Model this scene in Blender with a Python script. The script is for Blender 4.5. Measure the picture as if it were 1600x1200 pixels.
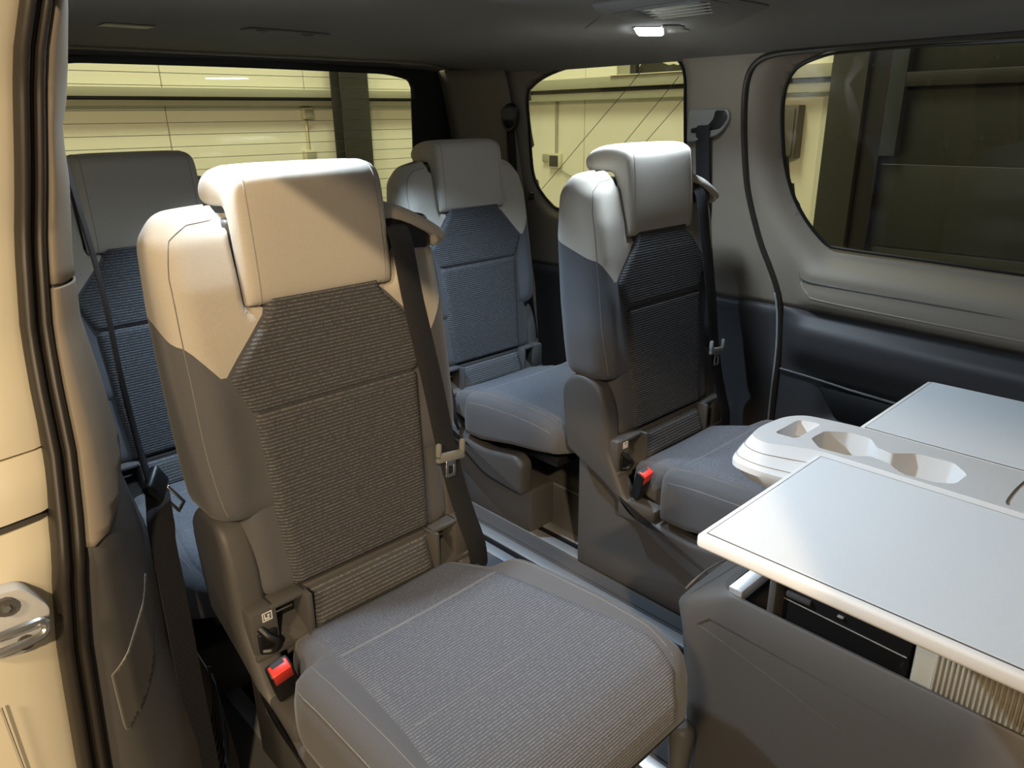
import bpy, bmesh, math, random
from mathutils import Vector, Matrix
from mathutils.bvhtree import BVHTree
random.seed(4)
SC = bpy.context.scene
COL = SC.collection
for o in list(bpy.data.objects): bpy.data.objects.remove(o)

# ------------------------------------------------------------------ camera
FPX = 1152.84
def cam_axes(yaw, pitch, roll):
    f = Vector((math.sin(yaw)*math.cos(pitch), math.cos(yaw)*math.cos(pitch), -math.sin(pitch)))
    r = Vector((math.cos(yaw), -math.sin(yaw), 0)); u = r.cross(f)
    c, s = math.cos(roll), math.sin(roll)
    return c*r+s*u, -s*r+c*u, f
cr, cu, cf = cam_axes(math.radians(43.168), math.radians(19.837), math.radians(-0.828))
cam = bpy.data.objects.new('camera', bpy.data.cameras.new('camera')); COL.objects.link(cam)
mw = Matrix((cr, cu, -cf)).transposed().to_4x4(); mw.translation = Vector((0, 0, 1.25))
cam.matrix_world = mw
cam.data.sensor_width = 36; cam.data.lens = 36*FPX/1600; cam.data.clip_start = 0.02
SC.camera = cam

# ------------------------------------------------------------------ view, world, hall lights
SC.view_settings.view_transform = 'Standard'; SC.view_settings.look = 'None'
SC.view_settings.gamma = 1; SC.view_settings.use_curve_mapping = False
SC.view_settings.exposure = 0.0
w = bpy.data.worlds.new('hall_air'); SC.world = w; w.use_nodes = True
bg = w.node_tree.nodes['Background']; bg.inputs[0].default_value = (1.0, 0.87, 0.71, 1); bg.inputs[1].default_value = 0.135
def area(name, loc, target, size, size_y, power, colr, spread=math.pi):
    L = bpy.data.lights.new(name, 'AREA'); L.shape = 'RECTANGLE'; L.size = size; L.size_y = size_y
    L.energy = power; L.color = colr; L.spread = spread
    o = bpy.data.objects.new(name, L); COL.objects.link(o); o.location = loc
    o.rotation_euler = (Vector(target)-Vector(loc)).to_track_quat('-Z', 'Y').to_euler()
    return o
WARM = (1.0, 0.75, 0.46)
area('hall_lamp', (-2.2, -2.7, 3.42), (0.5, 1.1, 0.8), 0.16, 0.12, 185, WARM)
area('hall_lamp', (-2.7, -0.6, 3.2), (0.4, 1.1, 0.8), 0.5, 0.3, 88, WARM)
area('hall_lamp', (1.8, 3.1, 4.9), (1.9, 4.9, 0.8), 2.5, 0.6, 150, (1.0, 0.98, 0.66))
area('hall_lamp', (3.3, 3.4, 4.9), (4.8, 3.4, 0.8), 0.6, 2.5, 95, (1.0, 1.0, 0.66))

# ------------------------------------------------------------------ materials
def lin(c): return tuple(((v/255)/12.92 if v/255 <= .04045 else ((v/255+.055)/1.055)**2.4) for v in c)
def base_mat(name, col, rough=.6, metal=0., spec=.5):
    m = bpy.data.materials.new(name); m.use_nodes = True
    b = m.node_tree.nodes['Principled BSDF']
    b.inputs['Base Color'].default_value = (*col, 1); b.inputs['Roughness'].default_value = rough
    b.inputs['Metallic'].default_value = metal; b.inputs['Specular IOR Level'].default_value = spec
    return m, m.node_tree, b
def N(nt, t, **kw):
    n = nt.nodes.new(t)
    for k, v in kw.items(): setattr(n, k, v)
    return n
def mathn(nt, op, a, b=None):
    n = N(nt, 'ShaderNodeMath', operation=op)
    for i, v in enumerate((a, b)):
        if v is None: continue
        if isinstance(v, (int, float)): n.inputs[i].default_value = v
        else: nt.links.new(v, n.inputs[i])
    return n.outputs[0]
def grain(nt, b, scale, strength, dist=.001, vary=0., col=None, detail=2.):
    tc = N(nt, 'ShaderNodeTexCoord'); nz = N(nt, 'ShaderNodeTexNoise')
    nz.inputs['Scale'].default_value = scale; nz.inputs['Detail'].default_value = detail
    nt.links.new(tc.outputs['Object'], nz.inputs['Vector'])
    bp = N(nt, 'ShaderNodeBump'); bp.inputs['Strength'].default_value = strength; bp.inputs['Distance'].default_value = dist
    nt.links.new(nz.outputs['Fac'], bp.inputs['Height']); nt.links.new(bp.outputs['Normal'], b.inputs['Normal'])
    if vary:
        mx = N(nt, 'ShaderNodeMix', data_type='RGBA')
        mx.inputs[6].default_value = (*[c*(1-vary) for c in col], 1); mx.inputs[7].default_value = (*[min(1, c*(1+vary)) for c in col], 1)
        nt.links.new(nz.outputs['Fac'], mx.inputs[0]); nt.links.new(mx.outputs[2], b.inputs['Base Color'])
def plastic(name, col, rough=.5, g=.15, spec=.4):
    m, nt, b = base_mat(name, col, rough, 0, spec); grain(nt, b, 900, g, .0006, .08, col); return m
def fabric(name, col, vary=.22):
    m, nt, b = base_mat(name, col, .95, 0, .15)
    tc = N(nt, 'ShaderNodeTexCoord')
    nz = N(nt, 'ShaderNodeTexNoise'); nz.inputs['Scale'].default_value = 700; nz.inputs['Detail'].default_value = 3
    wv = N(nt, 'ShaderNodeTexWave', wave_type='BANDS', bands_direction='DIAGONAL'); wv.inputs['Scale'].default_value = 260
    nt.links.new(tc.outputs['Object'], nz.inputs['Vector']); nt.links.new(tc.outputs['Object'], wv.inputs['Vector'])
    f = mathn(nt, 'ADD', mathn(nt, 'MULTIPLY', nz.outputs['Fac'], .7), mathn(nt, 'MULTIPLY', wv.outputs['Fac'], .3))
    mx = N(nt, 'ShaderNodeMix', data_type='RGBA')
    mx.inputs[6].default_value = (*[c*(1-vary) for c in col], 1); mx.inputs[7].default_value = (*[c*(1+vary) for c in col], 1)
    nt.links.new(f, mx.inputs[0]); nt.links.new(mx.outputs[2], b.inputs['Base Color'])
    bp = N(nt, 'ShaderNodeBump'); bp.inputs['Strength'].default_value = .35; bp.inputs['Distance'].default_value = .0012
    nt.links.new(f, bp.inputs['Height']); nt.links.new(bp.outputs['Normal'], b.inputs['Normal'])
    b.inputs['Sheen Weight'].default_value = .15
    return m
def ribbed(name, col, thread, axis, pitch, dash=260):
    """woven panel cloth: raised cross ribs with a lighter dashed thread on each"""
    m, nt, b = base_mat(name, col, .95, 0, .15)
    tc = N(nt, 'ShaderNodeTexCoord'); sp = N(nt, 'ShaderNodeSeparateXYZ'); nt.links.new(tc.outputs['Object'], sp.inputs[0])
    t = mathn(nt, 'FRACT', mathn(nt, 'DIVIDE', mathn(nt, 'ADD', sp.outputs[1], sp.outputs[2]) if axis == 1 else sp.outputs[axis], pitch))
    tri = mathn(nt, 'ABSOLUTE', mathn(nt, 'SUBTRACT', t, .5))                 # 0 on the rib, .5 in the valley
    line = N(nt, 'ShaderNodeMapRange'); line.inputs[1].default_value = .24; line.inputs[2].default_value = .06
    nt.links.new(tri, line.inputs[0])
    nz = N(nt, 'ShaderNodeTexNoise'); nz.inputs['Scale'].default_value = 1; nz.inputs['Detail'].default_value = 1
    mp = N(nt, 'ShaderNodeMapping'); mp.inputs['Scale'].default_value = (dash, 150, 150)
    nt.links.new(tc.outputs['Object'], mp.inputs[0]); nt.links.new(mp.outputs[0], nz.inputs['Vector'])
    d = N(nt, 'ShaderNodeMapRange'); d.inputs[1].default_value = .35; d.inputs[2].default_value = .65; nt.links.new(nz.outputs['Fac'], d.inputs[0])
    fac = mathn(nt, 'MULTIPLY', line.outputs[0], mathn(nt, 'ADD', mathn(nt, 'MULTIPLY', d.outputs[0], .75), .2))
    mx = N(nt, 'ShaderNodeMix', data_type='RGBA'); mx.inputs[6].default_value = (*col, 1); mx.inputs[7].default_value = (*thread, 1)
    nt.links.new(fac, mx.inputs[0]); nt.links.new(mx.outputs[2], b.inputs['Base Color'])
    bp = N(nt, 'ShaderNodeBump'); bp.inputs['Strength'].default_value = .7; bp.inputs['Distance'].default_value = .002; bp.invert = True
    nt.links.new(tri, bp.inputs['Height']); nt.links.new(bp.outputs['Normal'], b.inputs['Normal'])
    return m
def webbing(name, col):
    m, nt, b = base_mat(name, col, .7, 0, .3)
    tc = N(nt, 'ShaderNodeTexCoord'); wv = N(nt, 'ShaderNodeTexWave', wave_type='BANDS', bands_direction='DIAGONAL')
    wv.inputs['Scale'].default_value = 110; nt.links.new(tc.outputs['Object'], wv.inputs['Vector'])
    mx = N(nt, 'ShaderNodeMix', data_type='RGBA'); mx.inputs[6].default_value = (*[c*.6 for c in col], 1); mx.inputs[7].default_value = (*[c*2.2 for c in col], 1)
    nt.links.new(wv.outputs['Fac'], mx.inputs[0]); nt.links.new(mx.outputs[2], b.inputs['Base Color'])
    bp = N(nt, 'ShaderNodeBump'); bp.inputs['Strength'].default_value = .4; bp.inputs['Distance'].default_value = .001
    nt.links.new(wv.outputs['Fac'], bp.inputs['Height']); nt.links.new(bp.outputs['Normal'], b.inputs['Normal'])
    return m
def glass_mat(name, tint, refl=.06):
    m = bpy.data.materials.new(name); m.use_nodes = True; nt = m.node_tree; nt.nodes.clear()
    out = N(nt, 'ShaderNodeOutputMaterial'); tr = N(nt, 'ShaderNodeBsdfTransparent'); gl = N(nt, 'ShaderNodeBsdfGlossy')
    tr.inputs[0].default_value = (*tint, 1); gl.inputs['Roughness'].default_value = .02
    lw = N(nt, 'ShaderNodeLayerWeight'); lw.inputs[0].default_value = .5
    fr = mathn(nt, 'ADD', mathn(nt, 'MULTIPLY', mathn(nt, 'POWER', lw.outputs['Facing'], 5.), .6), refl*.5)
    mx = N(nt, 'ShaderNodeMixShader'); nt.links.new(fr, mx.inputs[0])
    nt.links.new(tr.outputs[0], mx.inputs[1]); nt.links.new(gl.outputs[0], mx.inputs[2]); nt.links.new(mx.outputs[0], out.inputs[0])
    return m
def emit(name, col, s):
    m = bpy.data.materials.new(name); m.use_nodes = True; nt = m.node_tree; nt.nodes.clear()
    out = N(nt, 'ShaderNodeOutputMaterial'); e = N(nt, 'ShaderNodeEmission'); e.inputs[0].default_value = (*col, 1); e.inputs[1].default_value = s
    nt.links.new(e.outputs[0], out.inputs[0]); return m
M = dict(
    light_cloth=fabric('light_cloth', (.51, .465, .395)),
    dark_cloth=fabric('dark_cloth', (.108, .108, .116)),
    back_rib=ribbed('back_rib', (.064, .065, .071), (.20, .195, .19), 2, .0064),
    seat_rib=ribbed('seat_rib', (.105, .108, .122), (.255, .258, .268), 1, .0056, 420),
    flap_rib=ribbed('flap_rib', (.076, .077, .082), (.22, .215, .21), 2, .0072),
    seam=base_mat('seam', (.13, .125, .12), .9)[0],
    light_seam=base_mat('light_seam', (.25, .25, .255), .9)[0],
    dark_seam=base_mat('dark_seam', (.20, .195, .19), .9)[0],
    pale_seam=base_mat('pale_seam', (.33, .30, .27), .9)[0],
    dark_plastic=plastic('dark_plastic', (.090, .086, .084), .5),
    deep_plastic=plastic('deep_plastic', (.052, .050, .052), .5),
    grey_trim=plastic('grey_trim', (.240, .205, .162), .6),
    headliner=fabric('headliner', (.095, .086, .075), .08),
    carpet=fabric('carpet', (.10, .10, .105), .3),
    belt=webbing('belt', (.016, .016, .018)),
    tongue=plastic('tongue', (.23, .23, .21), .4),
    black=base_mat('black', (.008, .008, .009), .45)[0],
    rubber=plastic('rubber', (.030, .025, .020), .42),
    red=plastic('red', (.72, .05, .035), .35),
    metal=base_mat('metal', (.78, .77, .74), .28, 1.0)[0],
    alu=base_mat('alu', (.80, .82, .85), .42, .75)[0],
    white=base_mat('white', (.85, .85, .85), .5)[0],
    paint=base_mat('paint', (.84, .775, .61), .25)[0],
    table_white=plastic('table_white', (.75, .79, .83), .45, .05),
    table_trim=plastic('table_trim', (.62, .63, .64), .42, .08),
    table_edge=plastic('table_edge', (.84, .83, .82), .35, .03),
    shutter=plastic('shutter', (.50, .46, .37), .45, .05),
    glass=glass_mat('glass', (.90, .915, .87)),
    tint=glass_mat('tint', (.86, .87, .82)),
    wall_panel=plastic('wall_panel', (.74, .735, .62), .55, .05),
    hall_steel=plastic('hall_steel', (.34, .34, .26), .45, .05),
    hall_dark=plastic('hall_dark', (.028, .029, .025), .5, .05),
    gate=plastic('gate', (.018, .020, .019), .5, .05),
    gate_blue=plastic('gate_blue', (.030, .036, .042), .5, .05),
    concrete=plastic('concrete', (.30, .29, .26), .8),
    box_cream=plastic('box_cream', (.60, .57, .42), .5),
    cabinet=plastic('cabinet', (.10, .095, .085), .45),
    lamp=emit('lamp', (.86, .94, 1.0), 40),
    night=base_mat('night', (.025, .025, .015), .9)[0],
)

# ------------------------------------------------------------------ object helpers
def link(name, me, mat=None, parent=None, smooth=True):
    o = bpy.data.objects.new(name, me); COL.objects.link(o)
    if mat is not None:
        me.materials.clear(); me.materials.append(M[mat] if isinstance(mat, str) else mat)
    if smooth is True: me.shade_smooth()
    if smooth == 'auto':
        me.shade_smooth()
        try: me.set_sharp_from_angle(angle=math.radians(38))
        except Exception: pass
    if parent is not None: o.parent = parent
    return o
def obj(name, bm, mat=None, parent=None, smooth='auto', normals=True):
    if normals: bmesh.ops.recalc_face_normals(bm, faces=bm.faces)
    me = bpy.data.meshes.new(name); bm.to_mesh(me); bm.free()
    return link(name, me, mat, parent, smooth)
def empty(name, loc=(0, 0, 0), rz=0):
    o = bpy.data.objects.new(name, None); COL.objects.link(o); o.location = loc; o.rotation_euler = (0, 0, rz); o.empty_display_size = .05
    return o
def tag(o, label=None, cat=None, group=None, kind=None):
    if label: o['label'] = label
    if cat: o['category'] = cat
    if group: o['group'] = group
    if kind: o['kind'] = kind
    return o
def children(o): return [c for c in COL.objects if c.parent == o]
def copy_tree(o, parent=None):
    c = o.copy(); COL.objects.link(c); c.parent = parent
    for ch in children(o): copy_tree(ch, c)
    return c
def mesh(verts, faces):
    bm = bmesh.new(); vs = [bm.verts.new(v) for v in verts]
    for f in faces:
        try: bm.faces.new([vs[i] for i in f])
        except ValueError: pass
    return bm
def rbox(x0, x1, y0, y1, z0, z1, r=.004, seg=2, bm=None):
    b2 = bmesh.new()
    bmesh.ops.create_cube(b2, size=1)
    for v in b2.verts: v.co = Vector(((x0+x1)/2+v.co.x*(x1-x0), (y0+y1)/2+v.co.y*(y1-y0), (z0+z1)/2+v.co.z*(z1-z0)))
    r = min(r, .48*min(abs(x1-x0), abs(y1-y0), abs(z1-z0)))
    if r > 0: bmesh.ops.bevel(b2, geom=list(b2.edges), offset=r, segments=seg, profile=.5, affect='EDGES')
    if bm is None: return b2
    me = bpy.data.meshes.new('t'); b2.to_mesh(me); b2.free(); bm.from_mesh(me); bpy.data.meshes.remove(me)
    return bm
def rot(bm, mat, verts=None): bmesh.ops.transform(bm, matrix=mat, verts=verts or bm.verts); return bm
def loft(rings, closed=True, cap=True):
    bm = bmesh.new(); n = len(rings[0]); R = [[bm.verts.new(p) for p in r] for r in rings]
    for a, b in zip(R[:-1], R[1:]):
        for i in range(n if closed else n-1):
            j = (i+1) % n
            try: bm.faces.new((a[i], a[j], b[j], b[i]))
            except ValueError: pass
    if cap and closed:
        for r in (R[0], R[-1]):
            try: bm.faces.new(r)
            except ValueError: pass
    return bm
def spline(pts, n=8):
    """Catmull-Rom through the points"""
    P = [Vector(p) for p in pts]; out = []
    for i in range(len(P)-1):
        a = P[max(i-1, 0)]; b = P[i]; c = P[i+1]; d = P[min(i+2, len(P)-1)]
        for k in range(n):
            t = k/n
            out.append(.5*((2*b)+(c-a)*t+(2*a-5*b+4*c-d)*t*t+(3*b-a-3*c+d)*t**3))
    out.append(P[-1]); return out
def tube(pts, r, seg=6, closed=False):
    P = [Vector(p) for p in pts]; rings = []; up = None
    for i, p in enumerate(P):
        if closed: t = (P[(i+1) % len(P)]-P[i-1])
        else: t = P[min(i+1, len(P)-1)]-P[max(i-1, 0)]
        t = t.normalized() if t.length > 1e-9 else Vector((0, 0, 1))
        if up is None: up = t.orthogonal().normalized()
        up = (up-t*up.dot(t)); up = up.normalized() if up.length > 1e-6 else t.orthogonal().normalized()
        s = t.cross(up); rr = r[i] if isinstance(r, (list, tuple)) else r
        rings.append([p+rr*(math.cos(2*math.pi*k/seg)*up+math.sin(2*math.pi*k/seg)*s) for k in range(seg)])
    if closed: rings.append(rings[0])
    bm = loft(rings, True, not closed)
    if closed: bmesh.ops.remove_doubles(bm, verts=bm.verts, dist=1e-6)
    return bm
def strap(pts, width_dir, width, thick):
    """flat band along pts; width_dir a vector or one per point"""
    P = [Vector(p) for p in pts]; rings = []
    for i, p in enumerate(P):
        t = (P[min(i+1, len(P)-1)]-P[max(i-1, 0)]).normalized()
        wd = Vector(width_dir[i] if isinstance(width_dir, list) else width_dir); wd = (wd-t*wd.dot(t)).normalized()
        n = t.cross(wd).normalized(); w2, h = width/2, thick/2
        rings.append([p+wd*w2*a+n*h*b for a, b in ((-1, -.4), (-.96, -1), (.96, -1), (1, -.4), (1, .4), (.96, 1), (-.96, 1), (-1, .4))])
    return loft(rings)
def prism(poly, axis, a, b, r=0., seg=2):
    """extrude a 2D polygon along an axis (0: poly is (y,z); 1: (x,z); 2: (x,y)) and round its rims"""
    def P(u, v, t): return {0: (t, u, v), 1: (u, t, v), 2: (u, v, t)}[axis]
    n = len(poly); bm = bmesh.new()
    A = [bm.verts.new(P(u, v, a)) for u, v in poly]; B = [bm.verts.new(P(u, v, b)) for u, v in poly]
    f1 = bm.faces.new(A); f2 = bm.faces.new(B[::-1])
    for i in range(n): bm.faces.new((A[i], B[i], B[(i+1) % n], A[(i+1) % n]))
    bmesh.ops.recalc_face_normals(bm, faces=bm.faces)
    if r > 0:
        es = list({e for f in (f1, f2) for e in f.edges})
        bmesh.ops.bevel(bm, geom=es, offset=r, segments=seg, profile=.5, affect='EDGES')
    return bm
def round_poly(poly, r, seg=4):
    out = []; n = len(poly)
    for i in range(n):
        p = Vector(poly[i]).to_2d() if len(poly[i]) > 2 else Vector(poly[i]); a = Vector(poly[i-1]); b = Vector(poly[(i+1) % n])
        da, db = (a-p), (b-p); rr = min(r if not isinstance(r, (list, tuple)) else r[i], .45*da.length, .45*db.length)
        p0 = p+da.normalized()*rr; p1 = p+db.normalized()*rr
        for k in range(seg+1):
            t = k/seg; q = p0*(1-t)**2+2*p*t*(1-t)+p1*t*t; out.append((q.x, q.y))
    return out
def bake_subsurf(bm, levels, crease=None):
    bmesh.ops.recalc_face_normals(bm, faces=bm.faces)
    me = bpy.data.meshes.new('cage'); bm.to_mesh(me); bm.free()
    o = bpy.data.objects.new('cage', me); COL.objects.link(o)
    s = o.modifiers.new('s', 'SUBSURF'); s.levels = levels; s.render_levels = levels
    bpy.context.view_layer.update(); dg = bpy.context.evaluated_depsgraph_get()
    m2 = bpy.data.meshes.new_from_object(o.evaluated_get(dg)); bpy.data.objects.remove(o); bpy.data.meshes.remove(me)
    b2 = bmesh.new(); b2.from_mesh(m2); bpy.data.meshes.remove(m2); return b2
def cut_iso(bm, fn):
    """cut the mesh along fn = 0; returns the value at every vertex"""
    val = {}
    for v in bm.verts:
        x = fn(v.co); val[v] = 0. if abs(x) < 1e-5 else x
    for e in list(bm.edges):
        a, b = e.verts; va, vb = val[a], val[b]
        if va*vb < 0:
            t = va/(va-vb)
            ne, nv = bmesh.utils.edge_split(e, a, t); val[nv] = 0.
    for f in list(bm.faces):
        zs = [v for v in f.verts if val[v] == 0.]
        if len(zs) == 2 and bm.edges.get(zs) is None:
            try: bmesh.utils.face_split(f, zs[0], zs[1])
            except ValueError: pass
    return val
def part_of(bm, keep):
    """copy of the faces for which keep(face) is true"""
    b2 = bm.copy(); idx = {f.index for f in bm.faces if keep(f)}
    b2.faces.ensure_lookup_table()
    bmesh.ops.delete(b2, geom=[f for f in b2.faces if f.index not in idx], context='FACES')
    return b2
def split_iso(bm, fn):
    val = cut_iso(bm, fn); bm.faces.index_update(); bm.verts.index_update()
    def side(f): return sum(val[v] for v in f.verts)
    return part_of(bm, lambda f: side(f) > 0), part_of(bm, lambda f: side(f) <= 0)
def interp(x, xs, ys):
    if x <= xs[0]: return ys[0]
    for i in range(len(xs)-1):
        if x <= xs[i+1]: return ys[i]+(ys[i+1]-ys[i])*(x-xs[i])/(xs[i+1]-xs[i])
    return ys[-1]
def sstep(a, b, x):
    t = max(0., min(1., (x-a)/(b-a))); return t*t*(3-2*t)
def poly_sd(poly):
    P = [Vector(p) for p in poly]
    def f(u, v):
        p = Vector((u, v)); d = 1e9; ins = False; n = len(P)
        for i in range(n):
            a, b = P[i], P[(i+1) % n]; ab = b-a; t = max(0, min(1, (p-a).dot(ab)/ab.length_squared)); d = min(d, (p-a-ab*t).length)
            if (a.y > v) != (b.y > v) and u < (b.x-a.x)*(v-a.y)/(b.y-a.y)+a.x: ins = not ins
        return -d if ins else d
    return f
def smooth_poly(pts, n=5):
    P = [Vector((*p, 0)) for p in pts]; out = []; m = len(P)
    for i in range(m):
        a, b, c, d = P[i-1], P[i], P[(i+1) % m], P[(i+2) % m]
        for k in range(n):
            t = k/n; q = .5*((2*b)+(c-a)*t+(2*a-5*b+4*c-d)*t*t+(3*b-a-3*c+d)*t**3); out.append((q.x, q.y))
    return out
def surf_line(bm_or_bvh, pts, r, off=.0003):
    """a thin sewn line laid on a surface"""
    bv = bm_or_bvh; out = []
    for p in pts:
        loc, nor, i, d = bv.find_nearest(Vector(p))
        out.append(loc+nor*off)
    return tube(out, r, 5)

# ================================================================== THE SETTING: van shell
ZN = [.0, .37, .58, .675, .757, .837, .92, 1.0, 1.084, 1.166, 1.206, 1.285, 1.342, 1.396, 1.45]
XN = [.115, .13, .146, .16, .178, .193, .201, .211, .227, .245, .253, .268, .279, .295, .32]
MID2 = 2.274                                   # near x + far x
def Xn(z): return interp(z, ZN, XN)
def Xf(z): return MID2-Xn(z)
YJZ = [-.4, .0, .4, .7, .98, 1.12, 1.3, 1.45]; YJY = [.98, .99, 1.01, 1.02, 1.13, 1.16, 1.16, 1.13]
def Yj(z): return interp(z, YJZ, YJY)
def ygrid(y0, y1, z0, z1, st):
    ny = max(1, round((y1-y0)/st)); nz = max(1, round((z1-z0)/st))
    return mesh([(0, y0+(y1-y0)*i/ny, z0+(z1-z0)*j/nz) for i in range(ny+1) for j in range(nz+1)],
                [(i*(nz+1)+j, (i+1)*(nz+1)+j, (i+1)*(nz+1)+j+1, i*(nz+1)+j+1) for i in range(ny) for j in range(nz)])
def thick(o, t, off=1):
    s = o.modifiers.new('thickness', 'SOLIDIFY'); s.thickness = t; s.offset = off; return o

door_edge = [(-.55, 1.404), (0, 1.406), (.504, 1.406), (.763, 1.405), (.95, 1.403), (1.063, 1.40), (1.12, 1.386), (1.155, 1.348), (1.167, 1.282), (1.168, 1.161),
             (1.158, 1.033), (1.119, .903), (1.073, .801), (1.047, .713), (1.042, .566), (1.047, .433), (1.05, .331), (1.05, .02)]
door_poly = [(p.x, p.y) for p in spline([(*p, 0) for p in door_edge], 4)]+[(-.55, .02)]
dwin_poly = smooth_poly([(-.36, 1.36), (0, 1.388), (.512, 1.394), (.706, 1.398), (.902, 1.397), (.969, 1.389), (1.031, 1.367), (1.062, 1.329), (1.074, 1.263), (1.071, 1.178), (1.063, 1.108), (1.034, 1.019), (.987, .949), (.93, .897), (.88, .887), (.654, .881), (.437, .874), (0, .865), (-.36, .87)], 4)
qwin_poly = smooth_poly([(2.052, 1.324), (2.015, 1.357), (1.943, 1.385), (1.845, 1.405), (1.713, 1.417), (1.58, 1.422), (1.446, 1.425), (1.398, 1.410), (1.376, 1.372), (1.379, 1.287), (1.385, 1.166), (1.39, 1.02), (1.42, .945), (1.50, .925), (1.75, .918), (1.95, .920), (2.01, .945), (2.06, .995), (2.079, 1.05), (2.076, 1.12), (2.064, 1.213)], 4)
sd_door, sd_dwin, sd_q = poly_sd(door_poly), poly_sd(dwin_poly), poly_sd(qwin_poly)
def trim_z(y): return .699-.033*(1.03-y)

def far_x(y, z, door):
    x = Xf(z)
    if door:
        if .80 < z < 1.46:
            d = sd_dwin(y, z)
            x += .05*(1-sstep(.0, .055, d))+.008*(1-sstep(.055, .075, d))
        zt = trim_z(y)
        k = z-zt
        if y < 1.0:
            e = sstep(1.0, .93, y)
            x -= e*(.028*sstep(.0, .03, k)*(1-sstep(.095, .16, k)))           # belt-line shelf
            x += e*.012*(math.exp(-((k-.090)/.008)**2))                       # groove under the shelf
            x -= e*.006*(math.exp(-((k-.040)/.006)**2))                       # raised rib
        if k < 0:
            x -= .05*sstep(0, -.05, k)*(1-sstep(-.10, -.22, k))*sstep(1.05, .95, y)   # padded armrest line
            x += .03*sstep(-.20, -.23, k)*(1-sstep(-.34, -.36, k))*sstep(.92, .86, y)  # door pocket
    else:
        if 1.25 < y < 2.2 and z > .8:
            d = sd_q(y, z); x += .03*(1-sstep(.0, .03, d))
        if z < .697: x -= .012
        if y > 2.1: x -= .55*(y-2.1)**1.6
    return x

g = ygrid(-1.0, 2.38, .0, 1.432, .018)
ZR = 1.432*39/80                               # bend one grid row onto the trim line so the cut runs along it
for v in g.verts:
    if v.co.y < 1.06: v.co.z += (trim_z(v.co.y)-ZR)*max(0, 1-abs(v.co.z-ZR)/.25)
body, door = split_iso(g, lambda c: sd_door(c.y, c.z)); g.free()
door_up, door_lo = split_iso(door, lambda c: c.z-trim_z(c.y)); door.free()
door_up2, tmp = split_iso(door_up, lambda c: sd_dwin(c.y, c.z) if c.z > .82 else 1.); tmp.free(); door_up.free()
body_up, body_lo = split_iso(body, lambda c: c.z-(trim_z(c.y) if c.y < 1.06 else ZR)); body.free()
body_up2, tmp = split_iso(body_up, lambda c: sd_q(c.y, c.z) if c.y > 1.2 else 1.); tmp.free(); body_up.free()
for b, dr in ((door_up2, True), (door_lo, True), (body_up2, False), (body_lo, False)):
    for v in b.verts: v.co.x = far_x(v.co.y, v.co.z, dr)
def face_x(o, s=1):
    if s*sum(p.normal.x for p in o.data.polygons) < 0: o.data.flip_normals()
    return o
def wall_part(name, bm, mat, label=None, parent=None):
    o = obj(name, bm, mat, parent, True); face_x(o); thick(o, .02, 1)
    return o
# the sliding door on the far side: trims, pane, seal
dr = empty('door_1', (2.1, .3, 0)); tag(dr, 'closed sliding door on the far side with grey trim and a large window', 'door', kind='structure')
def at_parent(o, p):
    o.parent = p; o.matrix_parent_inverse = Matrix.Translation(-Vector(p.location)); return o
o = wall_part('upper_trim', door_up2, 'grey_trim'); at_parent(o, dr)
o = wall_part('lower_panel', door_lo, 'deep_plastic'); at_parent(o, dr)
gp = ygrid(-.42, 1.14, .82, 1.42, .02); rest, pane = split_iso(gp, lambda c: sd_dwin(c.y, c.z)-.012); gp.free(); rest.free()
for v in pane.verts: v.co.x = Xf(v.co.z)+.052
o = obj('pane', pane, 'tint', None, True); at_parent(o, dr); thick(o, .004)
pts = [(Xf(z)+.046, y, z) for y, z in dwin_poly]; o = obj('pane_seal', tube(pts, .005, 6, True), 'black'); at_parent(o, dr)
# pull-handle recess with its lip in the lower panel
o = obj('pocket_lip', tube([Vector((Xf(z)-.006, y, z)) for y, z in ((1.03, .493), (.92, .487), (.81, .477), (.65, .468), (.40, .46), (.0, .45))], .004, 6), 'dark_plastic'); at_parent(o, dr)
o = obj('pocket', prism(round_poly([(.905, .463), (.84, .37), (.2, .36), (.2, .445), (.80, .462)], .012), 0, Xf(.42)-.004, Xf(.42)+.006, .002), 'black'); at_parent(o, dr)
def door_line(name, pts, r, mat):
    at_parent(obj(name, tube([(far_x(q.x, q.y, True)-.0004, q.x, q.y) for q in spline([(y, z, 0) for y, z in pts], 10)], r, 6), mat), dr)
door_line('belt_groove_shade', ((.972, .795), (.885, .787), (.629, .780), (.411, .773), (.0, .760), (-.4, .75)), .0026, 'cabinet')  # dark thin tube laid along the groove stands in for its shade
door_line('belt_rib', ((.985, .815), (.972, .780), (.945, .755), (.902, .742), (.624, .731), (.405, .724), (.0, .712), (-.4, .70)), .0030, 'grey_trim')
ed = [Vector((Xf(z)-.004, y-.004, z)) for y, z in [(p.x, p.y) for p in spline([(*p, 0) for p in door_edge], 4)]]
o = obj('door_seal', tube(ed, .0085, 8), 'rubber'); tag(o, kind='structure'); o.name = 'trim_1'
o['label'] = 'black rubber seal around the far sliding door opening'; o['category'] = 'seal'
lo = [p+Vector((-.006, .007, 0)) for p in ed if p.z < .74]
o = obj('trim_2', tube(lo, .004, 6), 'alu'); tag(o, 'bright thin edge strip beside the far door seal', 'trim', kind='structure')

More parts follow.
